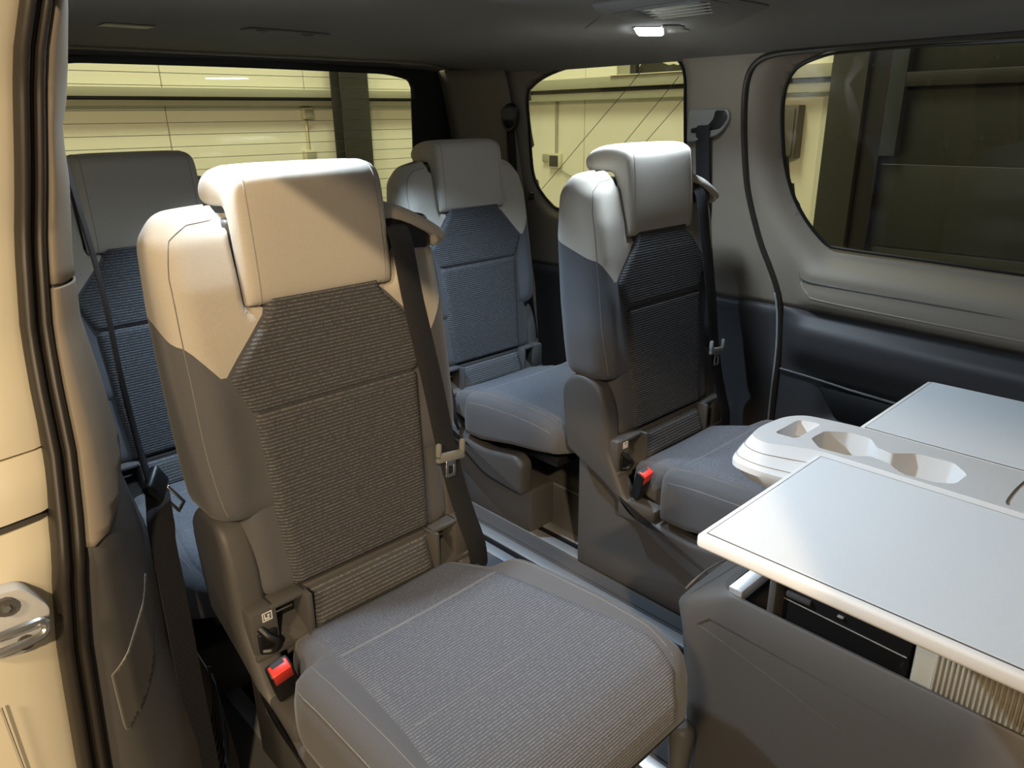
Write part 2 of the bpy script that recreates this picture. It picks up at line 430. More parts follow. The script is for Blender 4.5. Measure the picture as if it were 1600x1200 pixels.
# far and near quarter walls (the near one mirrors the far one behind the door jamb)
wall_r = wall_part('wall_right', body_up2, 'grey_trim'); tag(wall_r, 'grey pillar and quarter panel trim on the far side of the van', 'wall', kind='structure')
o = face_x(obj('lower_trim', body_lo, 'deep_plastic', None, True)); thick(o, .02); at_parent(o, wall_r)
qp = ygrid(1.34, 2.10, .89, 1.44, .02); rest, qpane = split_iso(qp, lambda c: sd_q(c.y, c.z)-.012); qp.free(); rest.free()
for v in qpane.verts: v.co.x = Xf(v.co.z)+.032
win2 = obj('window_2', qpane, 'glass', None, True); thick(win2, .004); tag(win2, 'rear quarter window in the far side of the van', 'window', kind='structure')
o = obj('pane_seal', tube([(Xf(z)+.025, y, z) for y, z in qwin_poly], .005, 6, True), 'black'); at_parent(o, win2)
for (ya, za, yb, zb) in ((1.50, 1.41, 2.05, .99), (1.40, 1.36, 1.80, 1.02), (1.385, 1.30, 1.72, 1.02)):
    o = obj('antenna_wire', tube([(Xf(za+(zb-za)*t)+.031, ya+(yb-ya)*t, za+(zb-za)*t) for t in [k/12 for k in range(13)]], .0011, 4), 'cabinet'); at_parent(o, win2)
# near wall
gm = ygrid(1.20, 2.38, .0, 1.432, .03)
nb, tmp = split_iso(gm, lambda c: sd_q(c.y, c.z)); gm.free(); tmp.free()
for v in nb.verts: v.co.x = MID2-far_x(v.co.y, v.co.z, False)
wall_l = face_x(obj('wall_left', nb, 'grey_trim', None, True), -1); thick(wall_l, .02); tag(wall_l, 'near side quarter panel behind the door jamb', 'wall', kind='structure')
qp = ygrid(1.34, 2.10, .89, 1.44, .04); rest, qpane = split_iso(qp, lambda c: sd_q(c.y, c.z)-.012); qp.free(); rest.free()
for v in qpane.verts: v.co.x = MID2-Xf(v.co.z)-.032
o = obj('window_3', qpane, 'glass', None, True); thick(o, .004); tag(o, 'near side rear quarter window behind the jamb', 'window', kind='structure')

# ceiling
def ceil_z(x, y):
    a, b = .285, MID2-.285; t = (x-a)/(b-a)
    e = min(t, 1-t)*(b-a)
    z = 1.400+.047*(1-(1-min(1, e/.30))**2.2)
    return z-.002*sstep(1.75, 2.36, y)
nx, ny = 40, 44
xs = [.285+(MID2-.57)*(.5-.5*math.cos(math.pi*i/nx)) for i in range(nx+1)]
ys = [-1.0+3.36*j/ny for j in range(ny+1)]
b = mesh([(x, y, ceil_z(x, y)) for x in xs for y in ys], [(i*(ny+1)+j, (i+1)*(ny+1)+j, (i+1)*(ny+1)+j+1, i*(ny+1)+j+1) for i in range(nx) for j in range(ny)])
ceil = obj('ceiling', b, 'headliner', None, True); thick(ceil, .03, 0); tag(ceil, 'grey cloth headliner under the van roof', 'ceiling', kind='structure')
ceil.modifiers['thickness'].offset = 1 if ceil.data.polygons[0].normal.z > 0 else -1
o = obj('rear_edge', tube([(x, 2.345, ceil_z(x, 2.345)-.002) for x in xs[2:-2]], .006, 8), 'grey_trim'); at_parent(o, ceil)
for (x, y, sx, sy) in ((.60, 1.82, .05, .03),):
    o = obj('clip_cover', rbox(x-sx, x+sx, y-sy, y+sy, ceil_z(x, y)-.003, ceil_z(x, y)+.004, .001), 'cabinet'); at_parent(o, ceil)
# roof side rail above the near door opening
o = obj('trim_3', loft([[(.285, y, 1.405), (.250, y, 1.425), (.225, y, 1.45), (.25, y, 1.51), (.34, y, 1.52), (.34, y, 1.44)] for y in (-1.0, -.3, .4, 1.0, 1.2, 1.9, 2.38)]), 'paint')
tag(o, 'painted roof rail above the open doorway', 'trim', kind='structure')

# front pillar of the near door opening, just behind the camera's side
o = obj('trim_8', loft([[(Xn(z)-.02, -.50, z), (Xn(z)-.06, -.48, z), (Xn(z)-.06, -.27, z), (Xn(z)-.01, -.22, z), (Xn(z)+.07, -.25, z), (Xn(z)+.09, -.40, z), (Xn(z)+.05, -.50, z)] for z in (-.3, .0, .3, .6, .9, 1.1, 1.3, 1.42)]), 'grey_trim', None, True)
tag(o, 'front pillar of the near door opening', 'trim', kind='structure')
# floor with the seat rails let into it
fl = obj('floor', rbox(.10, 2.20, -1.0, 2.45, -.05, .0, .0), 'carpet', None, False); tag(fl, 'dark grey van floor', 'floor', kind='structure')
for i, (x, lab) in enumerate(((.49, 'floor rail under the left side of the nearest seat'), (.785, 'floor rail under the right side of the nearest seat'), (.955, 'floor rail on the near side of the table console'), (1.32, 'bright floor rail in the aisle beside the rear seat base'), (1.487, 'bright floor rail under the left base of the far seats'), (1.785, 'floor rail under the right side of the far seats'))):
    t = empty('floor_rail', (x, .7, 0)); tag(t, 'aluminium '+lab, 'rail')
    for s in (-1, 1):
        at_parent(obj('flange', rbox(x+s*.030-.018, x+s*.030+.018, -.9, 2.3, .0, .006, .002), 'alu'), t)
    at_parent(obj('slot', rbox(x-.013, x+.013, -.9, 2.3, .0, .0015, .0), 'black'), t)
    if i == 3: at_parent(obj('stop_block', rbox(x-.03, x+.006, 1.62, 1.665, .0, .03, .004), 'black'), t)
for i, (xa, xb) in enumerate(((.55, .725), (.845, .895), (1.015, 1.26), (1.385, 1.43), (1.545, 1.725))):
    o = obj('floor_strip', rbox(xa, xb, -.9, 2.3, .0, .004, .0015), 'carpet'); at_parent(o, fl)

# tailgate with the rear window
rw_out = smooth_poly([(.33, 1.40), (.50, 1.424), (1.13, 1.432), (1.75, 1.424), (1.93, 1.405), (1.985, 1.34), (1.995, 1.2), (1.97, .92), (1.85, .78), (1.13, .76), (.42, .78), (.30, .92), (.278, 1.2), (.285, 1.34)], 4)
rw_in = round_poly([(.52, 1.383), (.62, 1.407), (1.137, 1.410), (1.66, 1.404), (1.762, 1.385), (1.745, .86), (1.13, .84), (.53, .86)], [.03, .1, .3, .1, .03, .06, .3, .06], 5)
sd_ro, sd_ri = poly_sd(rw_out), poly_sd(rw_in)
def xgrid(y, x0, x1, z0, z1, st):
    b = ygrid(x0, x1, z0, z1, st)
    for v in b.verts: v.co = Vector((v.co.y, y, v.co.z))
    return b
gg = xgrid(2.40, .12, 2.15, .0, 1.45, .025); tg, glass = split_iso(gg, lambda c: sd_ro(c.x, c.z)); gg.free()
tg = obj('wall_rear', tg, 'deep_plastic', None, True); thick(tg, .02, 0); tag(tg, 'dark tailgate lining around the rear window', 'wall', kind='structure')
gg = xgrid(2.405, .24, 2.04, .72, 1.46, .02); rest, inner = split_iso(gg, lambda c: sd_ro(c.x, c.z)-.012); gg.free(); rest.free()
frit, clear = split_iso(inner, lambda c: sd_ri(c.x, c.z)); inner.free()
win1 = obj('window_1', clear, 'glass', None, True); thick(win1, .004, 0); tag(win1, 'rear window with thin heating wires', 'window', kind='structure')
o = obj('black_border', frit, 'black', None, True); thick(o, .004, 0); at_parent(o, win1)
for k in range(15):
    z = 1.388-.0345*k
    xa, xb = .535, 1.752
    at_parent(obj('heating_wire', rbox(xa, xb, 2.4005, 2.4015, z-.0008, z+.0008, 0), 'hall_steel'), win1)
# D-pillar cover between quarter window and tailgate
prof = lambda z: [(Xf(z)-.018+.0, 2.10, z), (Xf(z)-.03, 2.16, z), (Xf(z)-.05, 2.25, z), (Xf(z)-.075, 2.34, z), (Xf(z)-.085, 2.395, z)]
b = loft([prof(z) for z in (.0, .3, .6, .8, .95, 1.1, 1.2, 1.3, 1.38, 1.42)], False, False)
o = obj('trim_4', b, 'grey_trim', None, True); thick(o, .01, 0); tag(o, 'dark rear corner pillar cover beside the rear window', 'trim', kind='structure')

# near door jamb: painted body, rubber seal, grey pillar trim, dark lower trim
SZ = [1.45, 1.396, 1.342, 1.285, 1.206, 1.166, 1.084, 1.0, .92, .837, .757, .675, .58, .478, .367, .2, .0, -.2]
def sub(zs, n=3):
    out = []
    for a, b2 in zip(zs[:-1], zs[1:]): out += [a+(b2-a)*k/n for k in range(n)]
    return out+[zs[-1]]
rings = []
for z in sub(SZ):                                   # two-lobed door seal, cross-section in x,y
    xi, y = Xn(z), Yj(z)
    sec = [(0, .02), (0, .0), (-.004, -.010), (-.010, -.012), (-.0145, -.004), (-.0165, .001), (-.0185, -.003), (-.022, -.013), (-.029, -.015), (-.0345, -.008), (-.0365, .004), (-.0365, .02)]
    rings.append([(xi+u, y+v, z) for u, v in sec])
o = obj('trim_5', loft(rings), 'rubber', None, True); tag(o, 'black two-lobed rubber seal down the near door jamb', 'seal', kind='structure')
# painted jamb, three pressings with gaps between them
jamb = empty('wall_front', (.05, 1.05, .5)); tag(jamb, 'cream painted body jamb with pressed seams at the left edge', 'body panel', kind='structure')
def jamb_panel(z0, z1, back, slope):
    n = max(3, int((z1-z0)/.03)); rg = []
    for i in range(n+1):
        z = z0+(z1-z0)*i/n; xi = Xn(z)-.034; y = Yj(z)+back
        e = min(1, min(i, n-i)/1.0); yb = (.006 if e < 1 else 0)
        rg.append([(xi+.03, y+.03, z), (xi, y+.008+yb, z), (xi-.012, y+.001+yb, z), (xi-.05, y-.006+yb, z), (xi-.12, y-.012+yb, z), (xi-.20, y+.0+yb, z), (xi-.25, y+.10, z), (xi-.25, y+.6, z), (xi+.03, y+.6, z)])
    return loft(rg)
for z0, z1, bk in ((.846, 1.52, .0), (.769, .843, .001), (-.50, .755, .010)):
    at_parent(obj('pressing', jamb_panel(z0, z1, bk, 0), 'paint', None, 'auto'), jamb)
at_parent(obj('seam_gap', jamb_panel(.74, .86, .016, 0), 'cabinet', None, 'auto'), jamb)
o = obj('body_crease', tube([(.032, 1.004, .545), (.036, 1.004, .43), (.045, 1.0, .30)], .002, 5), 'shutter'); at_parent(o, jamb)

# grey pillar trim (upper) and its lower half, split by a horizontal joint at z ~1.04
INNER_Z = [1.45, 1.386, 1.324, 1.277, 1.25, 1.213, 1.18, 1.077, .987, .887, .781, .732, .664, .587, .456, .332, .26, .183, .061, -.05]
INNER_X = [.326, .321, .309, .298, .288, .284, .283, .267, .260, .270, .277, .275, .288, .302, .312, .338, .358, .364, .374, .378]
Z2, X2 = INNER_Z[::-1], INNER_X[::-1]
def pillar_ring(z, inset=0.):
    xi, y0 = Xn(z), Yj(z); xs_ = interp(z, Z2, X2)-inset; yb = 1.16
    w_ = xs_-xi
    pts = [(xi-.006, y0+.014), (xi, y0+.004), (xi+.10*w_, y0-.004), (xi+.30*w_, y0+.0+.05*(yb-y0)), (xi+.55*w_, y0+.25*(yb-y0)+.010), (xi+.80*w_, y0+.60*(yb-y0)+.022), (xi+.95*w_, y0+.88*(yb-y0)+.036), (xs_, yb+.045), (xs_-.004, yb+.10), (xs_-.02, yb+.2), (xs_-.05, yb+.32)]
    return [(u, v+inset, z) for u, v in pts]
def pillar(zs, inset=0., edge=.0):
    rg = []
    for i, z in enumerate(zs):
        k = inset
        if edge and (i == 0 or i == len(zs)-1): k = inset+edge
        rg.append(pillar_ring(z, k))
    return loft(rg, False, False)
def zrange(a, b, n): return [a+(b-a)*i/n for i in range(n+1)]
pil = empty('trim_6', (.25, 1.15, .7)); tag(pil, 'grey plastic pillar trim inside the near door jamb', 'trim', kind='structure')
at_parent(thick(obj('upper_cover', pillar([1.046]+zrange(1.049, 1.45, 26), 0, .004), 'grey_trim', None, True), .004, 0), pil)
# the lower half ends in a curved line: cut it against the dark trim below
low = pillar(zrange(.40, 1.039, 60)+[1.042], 0, .0)
cut = lambda c: c.z-interp((c.x-Xn(c.z))/max(.02, interp(c.z, Z2, X2)-Xn(c.z)), [0, .18, .5, .75, .9, 1.0], [.712, .712, .735, .765, .79, .80])
a_, b_ = split_iso(low, lambda c: cut(c) if c.y < 1.21 else (c.z-.80)); low.free(); b_.free()
at_parent(thick(obj('lower_cover', a_, 'grey_trim', None, True), .004, 0), pil)
at_parent(thick(obj('joint', pillar(zrange(1.0, 1.08, 6), .005), 'cabinet', None, True), .002, 0), pil)
lowd = pillar(zrange(-.05, .86, 50), .006)
lt = thick(obj('trim_7', lowd, 'dark_plastic', None, True), .004, 0); tag(lt, 'dark plastic lower trim with ribbed vent on the near pillar', 'trim', kind='structure')
def ring_y(x, z):
    r_ = pillar_ring(z, .006)[1:8]
    return interp(x, [p[0] for p in r_], [p[1] for p in r_])
pk = spline([(.162, .511, 0), (.180, .521, 0), (.209, .548, 0), (.236, .574, 0), (.252, .594, 0), (.252, .543, 0), (.238, .492, 0), (.212, .447, 0), (.182, .424, 0), (.164, .412, 0), (.162, .46, 0), (.162, .511, 0)], 6)[:-1]
sd_pk = poly_sd([(q.x, q.y) for q in pk])
gs = xgrid(0, .15, .27, .40, .61, .005); rest, inside = split_iso(gs, lambda c: sd_pk(c.x, c.z)); gs.free(); rest.free()
for v in inside.verts: v.co.y = ring_y(v.co.x, v.co.z)-.0035
at_parent(thick(obj('speaker_panel', inside, 'cabinet', None, True), .002, 0), lt)
at_parent(obj('speaker_panel_edge', tube([(q.x, ring_y(q.x, q.y)-.0035, q.y) for q in pk], .0011, 5, True), 'tongue'), lt)
for k in range(8):
    t = k/7; pts = [(.306+.042*u, .245-.13*t+.050*u-.016*math.sin(math.pi*u)) for u in [i/10 for i in range(11)]]
    at_parent(obj('vent_rib', tube([(x, ring_y(x, z)-.003, z) for x, z in pts], .0042, 6), 'black'), lt)
at_parent(obj('hook', tube(spline([(.245, 1.09, .30), (.243, 1.075, .275), (.248, 1.085, .25)], 5), .004, 6), 'tongue'), lt)
# ================================================================== SEATS
# seat space: x across (0 in the middle), y to the rear, z up from the floor, origin under the backrest foot
YF_Z = [.40, .46, .60, .79, .86, .92, 1.0, 1.08, 1.15]; YF_Y = [-.012, -.004, .012, .033, .040, .046, .060, .082, .110]
def yf(z): return interp(z, YF_Z, YF_Y)
def rib_half(z): return interp(z, [.45, .60, .787, .855, .955, .99], [.155, .166, .176, .207, .118, .112])
def light_edge(c):
    """height above which the backrest cover is the light cloth"""
    ax = abs(c.x)
    if c.y < .075 and ax < .207: zb = .855+(.207-ax)*1.12
    elif c.y < .10 and ax < .252: zb = .855+(ax-.207)*1.35
    else: zb = .916+max(0, (c.y-.06))*.34
    return c.z-zb
def rrect_loop(hw, y0, y1, rf, rb, ns=10, nc=7):
    """closed loop in x,y: front edge at y0, rear edge at y1, corner radii rf and rb"""
    pts = []
    def corner(cx, cy, r, a0):
        for k in range(nc): 
            a = a0+(math.pi/2)*k/(nc-1); pts.append((cx+r*math.cos(a), cy+r*math.sin(a)))
    def side(p, q):
        for k in range(1, ns): pts.append((p[0]+(q[0]-p[0])*k/ns, p[1]+(q[1]-p[1])*k/ns))
    rf = min(rf, hw*.9, (y1-y0)*.48); rb = min(rb, hw*.9, (y1-y0)*.48)
    corner(-hw+rf, y0+rf, rf, math.pi)
    nsf = 44
    for k in range(1, nsf): pts.append((-hw+rf+(2*hw-2*rf)*k/nsf, y0))
    corner(hw-rf, y0+rf, rf, 1.5*math.pi); side((hw, y0+rf), (hw, y1-rb))
    corner(hw-rb, y1-rb, rb, 0)
    for k in range(1, nsf): pts.append((hw-rb-(2*hw-2*rb)*k/nsf, y1))
    corner(-hw+rb, y1-rb, rb, .5*math.pi); side((-hw, y1-rb), (-hw, y0+rf))
    return pts
def seat_body(belt):
    rings = []; zb0, zt = .605, 1.125
    zs = [zb0+.0, zb0+.004, zb0+.012, zb0+.022]+[zb0+.035+(1.068-zb0-.035)*k/36 for k in range(37)]+[1.068+.055*math.sin(math.pi/2*k/10) for k in range(1, 11)]
    for z in zs:
        hw = interp(z, [.60, .70, .85, .95, 1.06, 1.13], [.262, .266, .267, .267, .265, .262]); y0, y1 = yf(z), interp(z, [.6, .8, .97, 1.07, 1.13], [.165, .19, .202, .198, .19])
        ins = 0.
        if z < zb0+.035: t = 1-(z-zb0)/.035; ins = .028*(1-math.sqrt(max(0, 1-t*t)))
        if z > 1.068: t = (z-1.068)/.0551; ins = .042*(1-math.sqrt(max(0, 1-min(1, t)**2)))
        lp = rrect_loop(hw-ins, y0+min(ins*.8, .05), y1-min(ins*.8, .05), .045, .042)
        ring = []
        for x, y in lp:
            zz = z
            top = sstep(.98, 1.12, z)
            f = sstep(.148, .140, abs(x))*sstep(.955, .975, z)        # hollow for the headrest
            yy = y+f*.062*sstep(.13, .06, y)
            zz -= f*top*.028
            zz -= top*(.010 if belt else .028)*max(0, (abs(x)-.14)/.12)**1.5               # shoulders fall away
            if belt and x > .13: zz -= top*.050*sstep(.13, .25, x)
            bul = math.exp(-((abs(x)-.225)/.035)**2)*.010*sstep(.60, .70, z)*(1-sstep(.80, .92, z))
            yy -= bul if y < y0+.05 else 0
            ring.append((x, yy, zz))
        rings.append(ring)
    return loft(rings)
def pad(half, along, y_at, n_u=24, n_v=60, puff=.006, sink=.012, groove=()):
    """upholstered panel over the backrest front: u across, v up"""
    z0, z1 = along; rows = []
    for j in range(n_v+1):
        v = j/n_v; z = z0+(z1-z0)*v; row = []
        for i in range(n_u+1):
            u = -1+2*i/n_u; x = half(z)*u
            edge = min(1-abs(u), 1e9)*half(z); ev = min(v, 1-v)*(z1-z0)
            e = min(edge, ev); d = sstep(0, .014, e)
            y = y_at(x, z)+sink*(1-d)-puff*d
            for gz in groove: y += .006*math.exp(-((z-gz(x))/.0045)**2)
            row.append((x, y, z))
        rows.append(row)
    return loft(rows, False, False)
def hook_headrest():
    outer = [(.064, .962), (.046, .966), (.045, 1.01), (.050, 1.08), (.056, 1.150), (.064, 1.177), (.095, 1.187), (.150, 1.186), (.196, 1.172), (.207, 1.144)]
    inner = [(.072, .962), (.086, .968), (.094, 1.01), (.100, 1.06), (.106, 1.095), (.115, 1.112), (.130, 1.118), (.155, 1.116), (.182, 1.114), (.196, 1.120)]
    xs_ = [-.143, -.126, -.09, 0, .09, .126, .143]
    bm = bmesh.new(); O, I = [], []
    for x in xs_:
        k = .14 if abs(x) > .14 else (.03 if abs(x) > .115 else 0)
        O.append([bm.verts.new((x, a+(c-a)*k, b+(d-b)*k)) for (a, b), (c, d) in zip(outer, inner)]); I.append([bm.verts.new((x, c+(a-c)*k*.5, d+(b-d)*k*.5)) for (a, b), (c, d) in zip(outer, inner)])
    n = len(outer); m = len(xs_)
    for i in range(m-1):
        for j in range(n-1):
            bm.faces.new((O[i][j], O[i+1][j], O[i+1][j+1], O[i][j+1])); bm.faces.new((I[i][j], I[i][j+1], I[i+1][j+1], I[i+1][j]))
        bm.faces.new((O[i][0], I[i][0], I[i+1][0], O[i+1][0])); bm.faces.new((O[i][-1], O[i+1][-1], I[i+1][-1], I[i][-1]))
    for i in (0, m-1):
        for j in range(n-1):
            f = (O[i][j], O[i][j+1], I[i][j+1], I[i][j]); bm.faces.new(f if i == 0 else f[::-1])
    return bake_subsurf(bm, 3)
# cushion: cross-sections along y
CY = [-.035, -.05, -.10, -.145, -.152, -.158, -.17, -.20, -.26, -.34, -.42, -.48, -.52, -.55, -.575, -.595, -.607]
def cush_w(y): return interp(-y, [.03, .15, .160, .17, .2, .5, .56, .585, .607], [.185, .205, .246, .252, .256, .262, .255, .235, .19])
def cush_top(y): return interp(-y, [.03, .05, .10, .16, .25, .40, .50, .55, .58, .60, .61], [.378, .386, .400, .415, .428, .436, .434, .424, .407, .385, .355])
def cush_bot(y): return interp(-y, [.03, .15, .25, .40, .55, .61], [.30, .285, .285, .315, .335, .335])
def cush_prof(x, y):
    """height of the cushion top across x"""
    w_ = cush_w(y); a = abs(x)/w_; t = cush_top(y)
    bol = .012*math.exp(-((a-.86)/.10)**2)*sstep(-.15, -.19, y)*(1-sstep(-.50, -.60, y))
    return t+bol-.004*(1-a*a)
def cushion():
    rings = []
    ys_ = []
    for a, b in zip(CY[:-1], CY[1:]):
        k = max(1, int(abs(b-a)/.012)); ys_ += [a+(b-a)*i/k for i in range(k)]
    ys_.append(CY[-1])
    for y in ys_:
        w_, zb = cush_w(y), cush_bot(y); r = .022; ring = []
        n = 36
        for i in range(n+1):
            u = -1+2*i/n; x = u*(w_-.006); e = (w_-abs(x)); dz = 0
            if e < .03: dz = r*(1-math.sqrt(max(0, 1-((.03-e)/.03)**2)))
            ring.append((x, y, cush_prof(x, y)-dz))
        zt = cush_prof(w_, y)-r
        for k in range(1, 8): ring.append((w_+.003*math.sin(math.pi*k/8), y, zt-.006+(zb+.012-zt)*k/7))
        for k in range(1, 8): ring.append((w_-.01-(2*w_-.02)*k/8, y, zb))
        for k in range(1, 8): ring.append((-w_-.003*math.sin(math.pi*k/8), y, zb+.012+(zt-.006-zb-.012)*(k-1)/7))
        rings.append(ring)
    return loft(rings)
def seat_insert():
    """woven middle of the cushion, wrapping over the front"""
    ys_ = [-.036-.0125*i for i in range(43)]+[-.566, -.572, -.578, -.583, -.588, -.592, -.596, -.5995, -.6025, -.605, -.6068]
    rows = []
    for y in ys_:
        h = interp(-y, [.03, .14, .17, .25, .40, .52, .575, .607], [.165, .178, .187, .190, .204, .222, .212, .172])
        h = min(h, cush_w(y)-.022); row = []
        for i in range(45):
            u = -1+2*i/44; x = u*h; e = min((1-abs(u))*h, -y-.036)
            d = sstep(0, .016, e); fr = sstep(-.56, -.605, y)
            z = cush_prof(x, y)+(.007-.003*fr)*d-.005*(1-d)
            for gy in (-.172, -.180, -.402): z -= .0035*math.exp(-((y-gy)/.003)**2)
            row.append((x, y-.007*d*fr+.006*(1-d)*fr, z))
        rows.append(row)
    return loft(rows, False, False)

def cover_profile_upper(): return round_poly([(.150, .390), (.168, .50), (.172, .575), (.115, .622), (.040, .600), (.012, .53), (.002, .42), (-.060, .300), (-.105, .276), (-.26, .262), (-.40, .285), (-.43, .262), (-.425, .160), (-.26, .172), (-.080, .262), (.010, .325)], [.01, .03, .05, .05, .03, .03, .02, .03, .03, .03, .02, .02, .01, .03, .03, .03], 4)
def cover_profile_lower(): return round_poly([(.150, .0), (.150, .385), (.012, .318), (-.078, .256), (-.258, .166), (-.42, .153), (-.415, .0)], [.008, .02, .03, .03, .03, .012, .008], 4)

def finish_rear(root):
    st = spline([(-.222, -.06, .405), (-.240, -.10, .37), (-.262, -.13, .33), (-.264, -.15, .30)], 4)
    obj('pull_strap', strap(st, (0, 1, .2), .014, .003), 'black', root)
    return root
def make_seat(belt):
    root = empty('car_seat')
    body = seat_body(belt); bvb = BVHTree.FromBMesh(body)
    light, dark = split_iso(body, light_edge); body.free()
    obj('shoulder_cover', light, 'light_cloth', root, True)
    bk = obj('backrest', dark, 'dark_cloth', root, True)
    # lower middle of the backrest below the bolsters
    rg = []
    for k in range(26):
        z = .452+.24*k/25; t = max(0, 1-k/3); ins = .012*(1-math.sqrt(max(0, 1-t*t)))
        rg.append([(x, y, z) for x, y in rrect_loop(.214-ins, yf(z)+.004+ins, .12-ins, .03, .03)])
    obj('backrest_core', loft(rg), 'dark_cloth', root, True)
    seam_z = lambda x: .783+.010*(1-(x/.18)**2)*0-.0
    pn = pad(rib_half, (.455, .985), lambda x, z: yf(z)-.0005, 36, 115, .007, .012, (lambda x: .787,))
    obj('back_panel', pn, 'back_rib', root, True)
    # sewn lines down the bolster edges
    for s in (-1, 1):
        pts = [(s*interp(z, [.62, .75, .92, 1.03, 1.08, 1.10, 1.105], [.240, .256, .258, .254, .238, .205, .15]), yf(z)+.008, z) for z in [.625+.02*i for i in range(22)]+[1.05, 1.065, 1.08, 1.088, 1.094, 1.10, 1.103, 1.105]]
        obj('seam', surf_line(bvb, pts, .0011, .0002), 'dark_seam', bk)
    hr = hook_headrest(); bvh_ = BVHTree.FromBMesh(hr)
    h = obj('headrest', hr, 'light_cloth', root, True)
    for s in (-1, 1):
        pts = [(s*.122, a, b) for a, b in spline2d([(.060, .955), (.044, .97), (.043, 1.01), (.047, 1.08), (.053, 1.145), (.060, 1.18), (.10, 1.195), (.15, 1.19), (.20, 1.175)], 5)]
        obj('seam', surf_line(bvh_, pts, .0010, .0001), 'pale_seam', h)
    obj('headrest_bracket', rbox(-.146, .146, .098, .150, .93, 1.10, .006, 3), 'dark_plastic', root)
    # cushion
    cu_ = cushion(); bvc = BVHTree.FromBMesh(cu_)
    c = obj('cushion', cu_, 'dark_cloth', root, True)
    ins = seat_insert(); bvi = BVHTree.FromBMesh(ins)
    si = obj('seat_panel', ins, 'seat_rib', root, True)
    for gy in (-.170, -.178, -.402):
        obj('stitch', surf_line(bvi, [(-.18+.36*k/30, gy, .45) for k in range(31)], .0008, .0003), 'light_seam', si)
    for s in (-1, 1):
        obj('seam', surf_line(bvc, [(s*(cush_w(y)-.004), y, cush_prof(cush_w(y), y)-.020) for y in [-.165-.02*i for i in range(21)]], .0011), 'dark_seam', c)
        obj('seam', surf_line(bvc, [(s*(cush_w(y)-.032), y, cush_prof(cush_w(y)-.03, y)+.01) for y in [-.165-.02*i for i in range(21)]], .0009), 'dark_seam', c)
    # folding flap between backrest and cushion, with a trim box each side
    fp = pad(lambda z: .138, (.372, .449), lambda x, z: interp(z, [.37, .45], [-.040, -.012]), 24, 16, .002, .008)
    obj('lower_flap', fp, 'flap_rib', root, True)
    obj('foot_shell', rbox(-.140, .140, -.006, .13, .20, .455, .006, 3), 'dark_plastic', root)
    for s in (-1, 1):
        def bb(x0, x1, y0, y1, z0, z1, r, into): rbox(min(s*x0, s*x1), max(s*x0, s*x1), y0, y1, z0, z1, r, 2, into)
        t = bmesh.new()
        bb(.200, .250, -.024, .03, .368, .457, .005, t); bb(.138, .212, -.024, .03, .4475, .457, .003, t); bb(.138, .150, -.040, .03, .366, .457, .004, t); bb(.138, .25, -.030, .03, .360, .372, .003, t)
        pb = obj('anchor_trim', t, 'dark_plastic', root)
        t = bmesh.new(); bb(.150, .202, .018, .024, .370, .449, 0, t); obj('anchor_recess', t, 'black', pb)
        fl_ = mesh([(s*.149, -.034, .372), (s*.201, -.026, .372), (s*.201, .020, .400), (s*.149, .020, .400)], [(0, 1, 2, 3)])
        thick(obj('recess_floor', fl_, 'dark_plastic', pb, False), .003)
        t = bmesh.new(); bb(.158, .192, .004, .008, .418, .422, .001, t); obj('anchor_bar', t, 'metal', pb)
    # child-seat anchor pictogram: white outlined square with a seated figure
    ic = bmesh.new()
    for x0, x1, z0, z1 in ((-.228, -.210, .4485, .4500), (-.228, -.210, .4330, .4345), (-.228, -.2265, .4345, .4485), (-.2115, -.210, .4345, .4485), (-.2245, -.2225, .4365, .4465), (-.2225, -.2150, .4365, .4395), (-.2185, -.2145, .4415, .4450)):
        rbox(x0, x1, -.0252, -.0238, z0, z1, 0, 1, ic)
    obj('pictogram', ic, 'white', root, False)
    lv = obj('release_loop', tube(spline([(-.236, -.026, .425), (-.228, -.040, .412), (-.216, -.046, .398), (-.222, -.040, .382), (-.236, -.030, .380)], 6), .006, 8), 'black', root)
    obj('loop_plate', rbox(-.242, -.208, -.032, -.024, .374, .416, .01, 3), 'black', lv)
    # side covers and floor beams
    for s in (-1, 1):
        xa, xb = sorted((s*.202, s*.258))
        up = prism(cover_profile_upper(), 0, xa, xb, .014, 3)
        obj('side_cover', up, 'dark_plastic', root, 'auto')
        xa, xb = sorted((s*.098, s*.205))
        obj('floor_beam', prism(cover_profile_lower(), 0, xa, xb, .008, 2), 'dark_plastic', root, 'auto')
        for yy in (-.33, .06):
            obj('rail_claw', rbox(s*.15-.012, s*.15+.012, yy-.03, yy+.03, .0, .02, .002), 'black', root)
    obj('cross_tube', tube([(-.2, -.30, .25), (.2, -.30, .25)], .014, 10), 'black', root)
    obj('cushion_pan', rbox(-.19, .19, -.52, .02, .262, .30, .01), 'black', root)
    # buckle in its well beside the cushion
    if not belt: return finish_rear(root)
    obj('buckle_well', rbox(-.252, -.205, -.15, -.03, .25, .305, .008), 'dark_plastic', root)
    t = rbox(-.020, .020, -.014, .014, -.062, .036, .005, 2); rot(t, Matrix.Translation((-.238, -.098, .372)) @ Matrix.Rotation(math.radians(22), 4, 'X') @ Matrix.Rotation(math.radians(-14), 4, 'Y'))
    bu = obj('buckle', t, 'black', root)
    t = rbox(-.0165, .0165, -.0145, .007, .006, .0385, .002, 2); rot(t, Matrix.Translation((-.238, -.098, .372)) @ Matrix.Rotation(math.radians(22), 4, 'X') @ Matrix.Rotation(math.radians(-14), 4, 'Y'))
    obj('release_button', t, 'red', bu); bu.data.materials[0] = M['black']
    t = rbox(-.011, .011, .000, .0085, .030, .0392, 0, 1); rot(t, Matrix.Translation((-.238, -.098, .372)) @ Matrix.Rotation(math.radians(22), 4, 'X') @ Matrix.Rotation(math.radians(-14), 4, 'Y'))
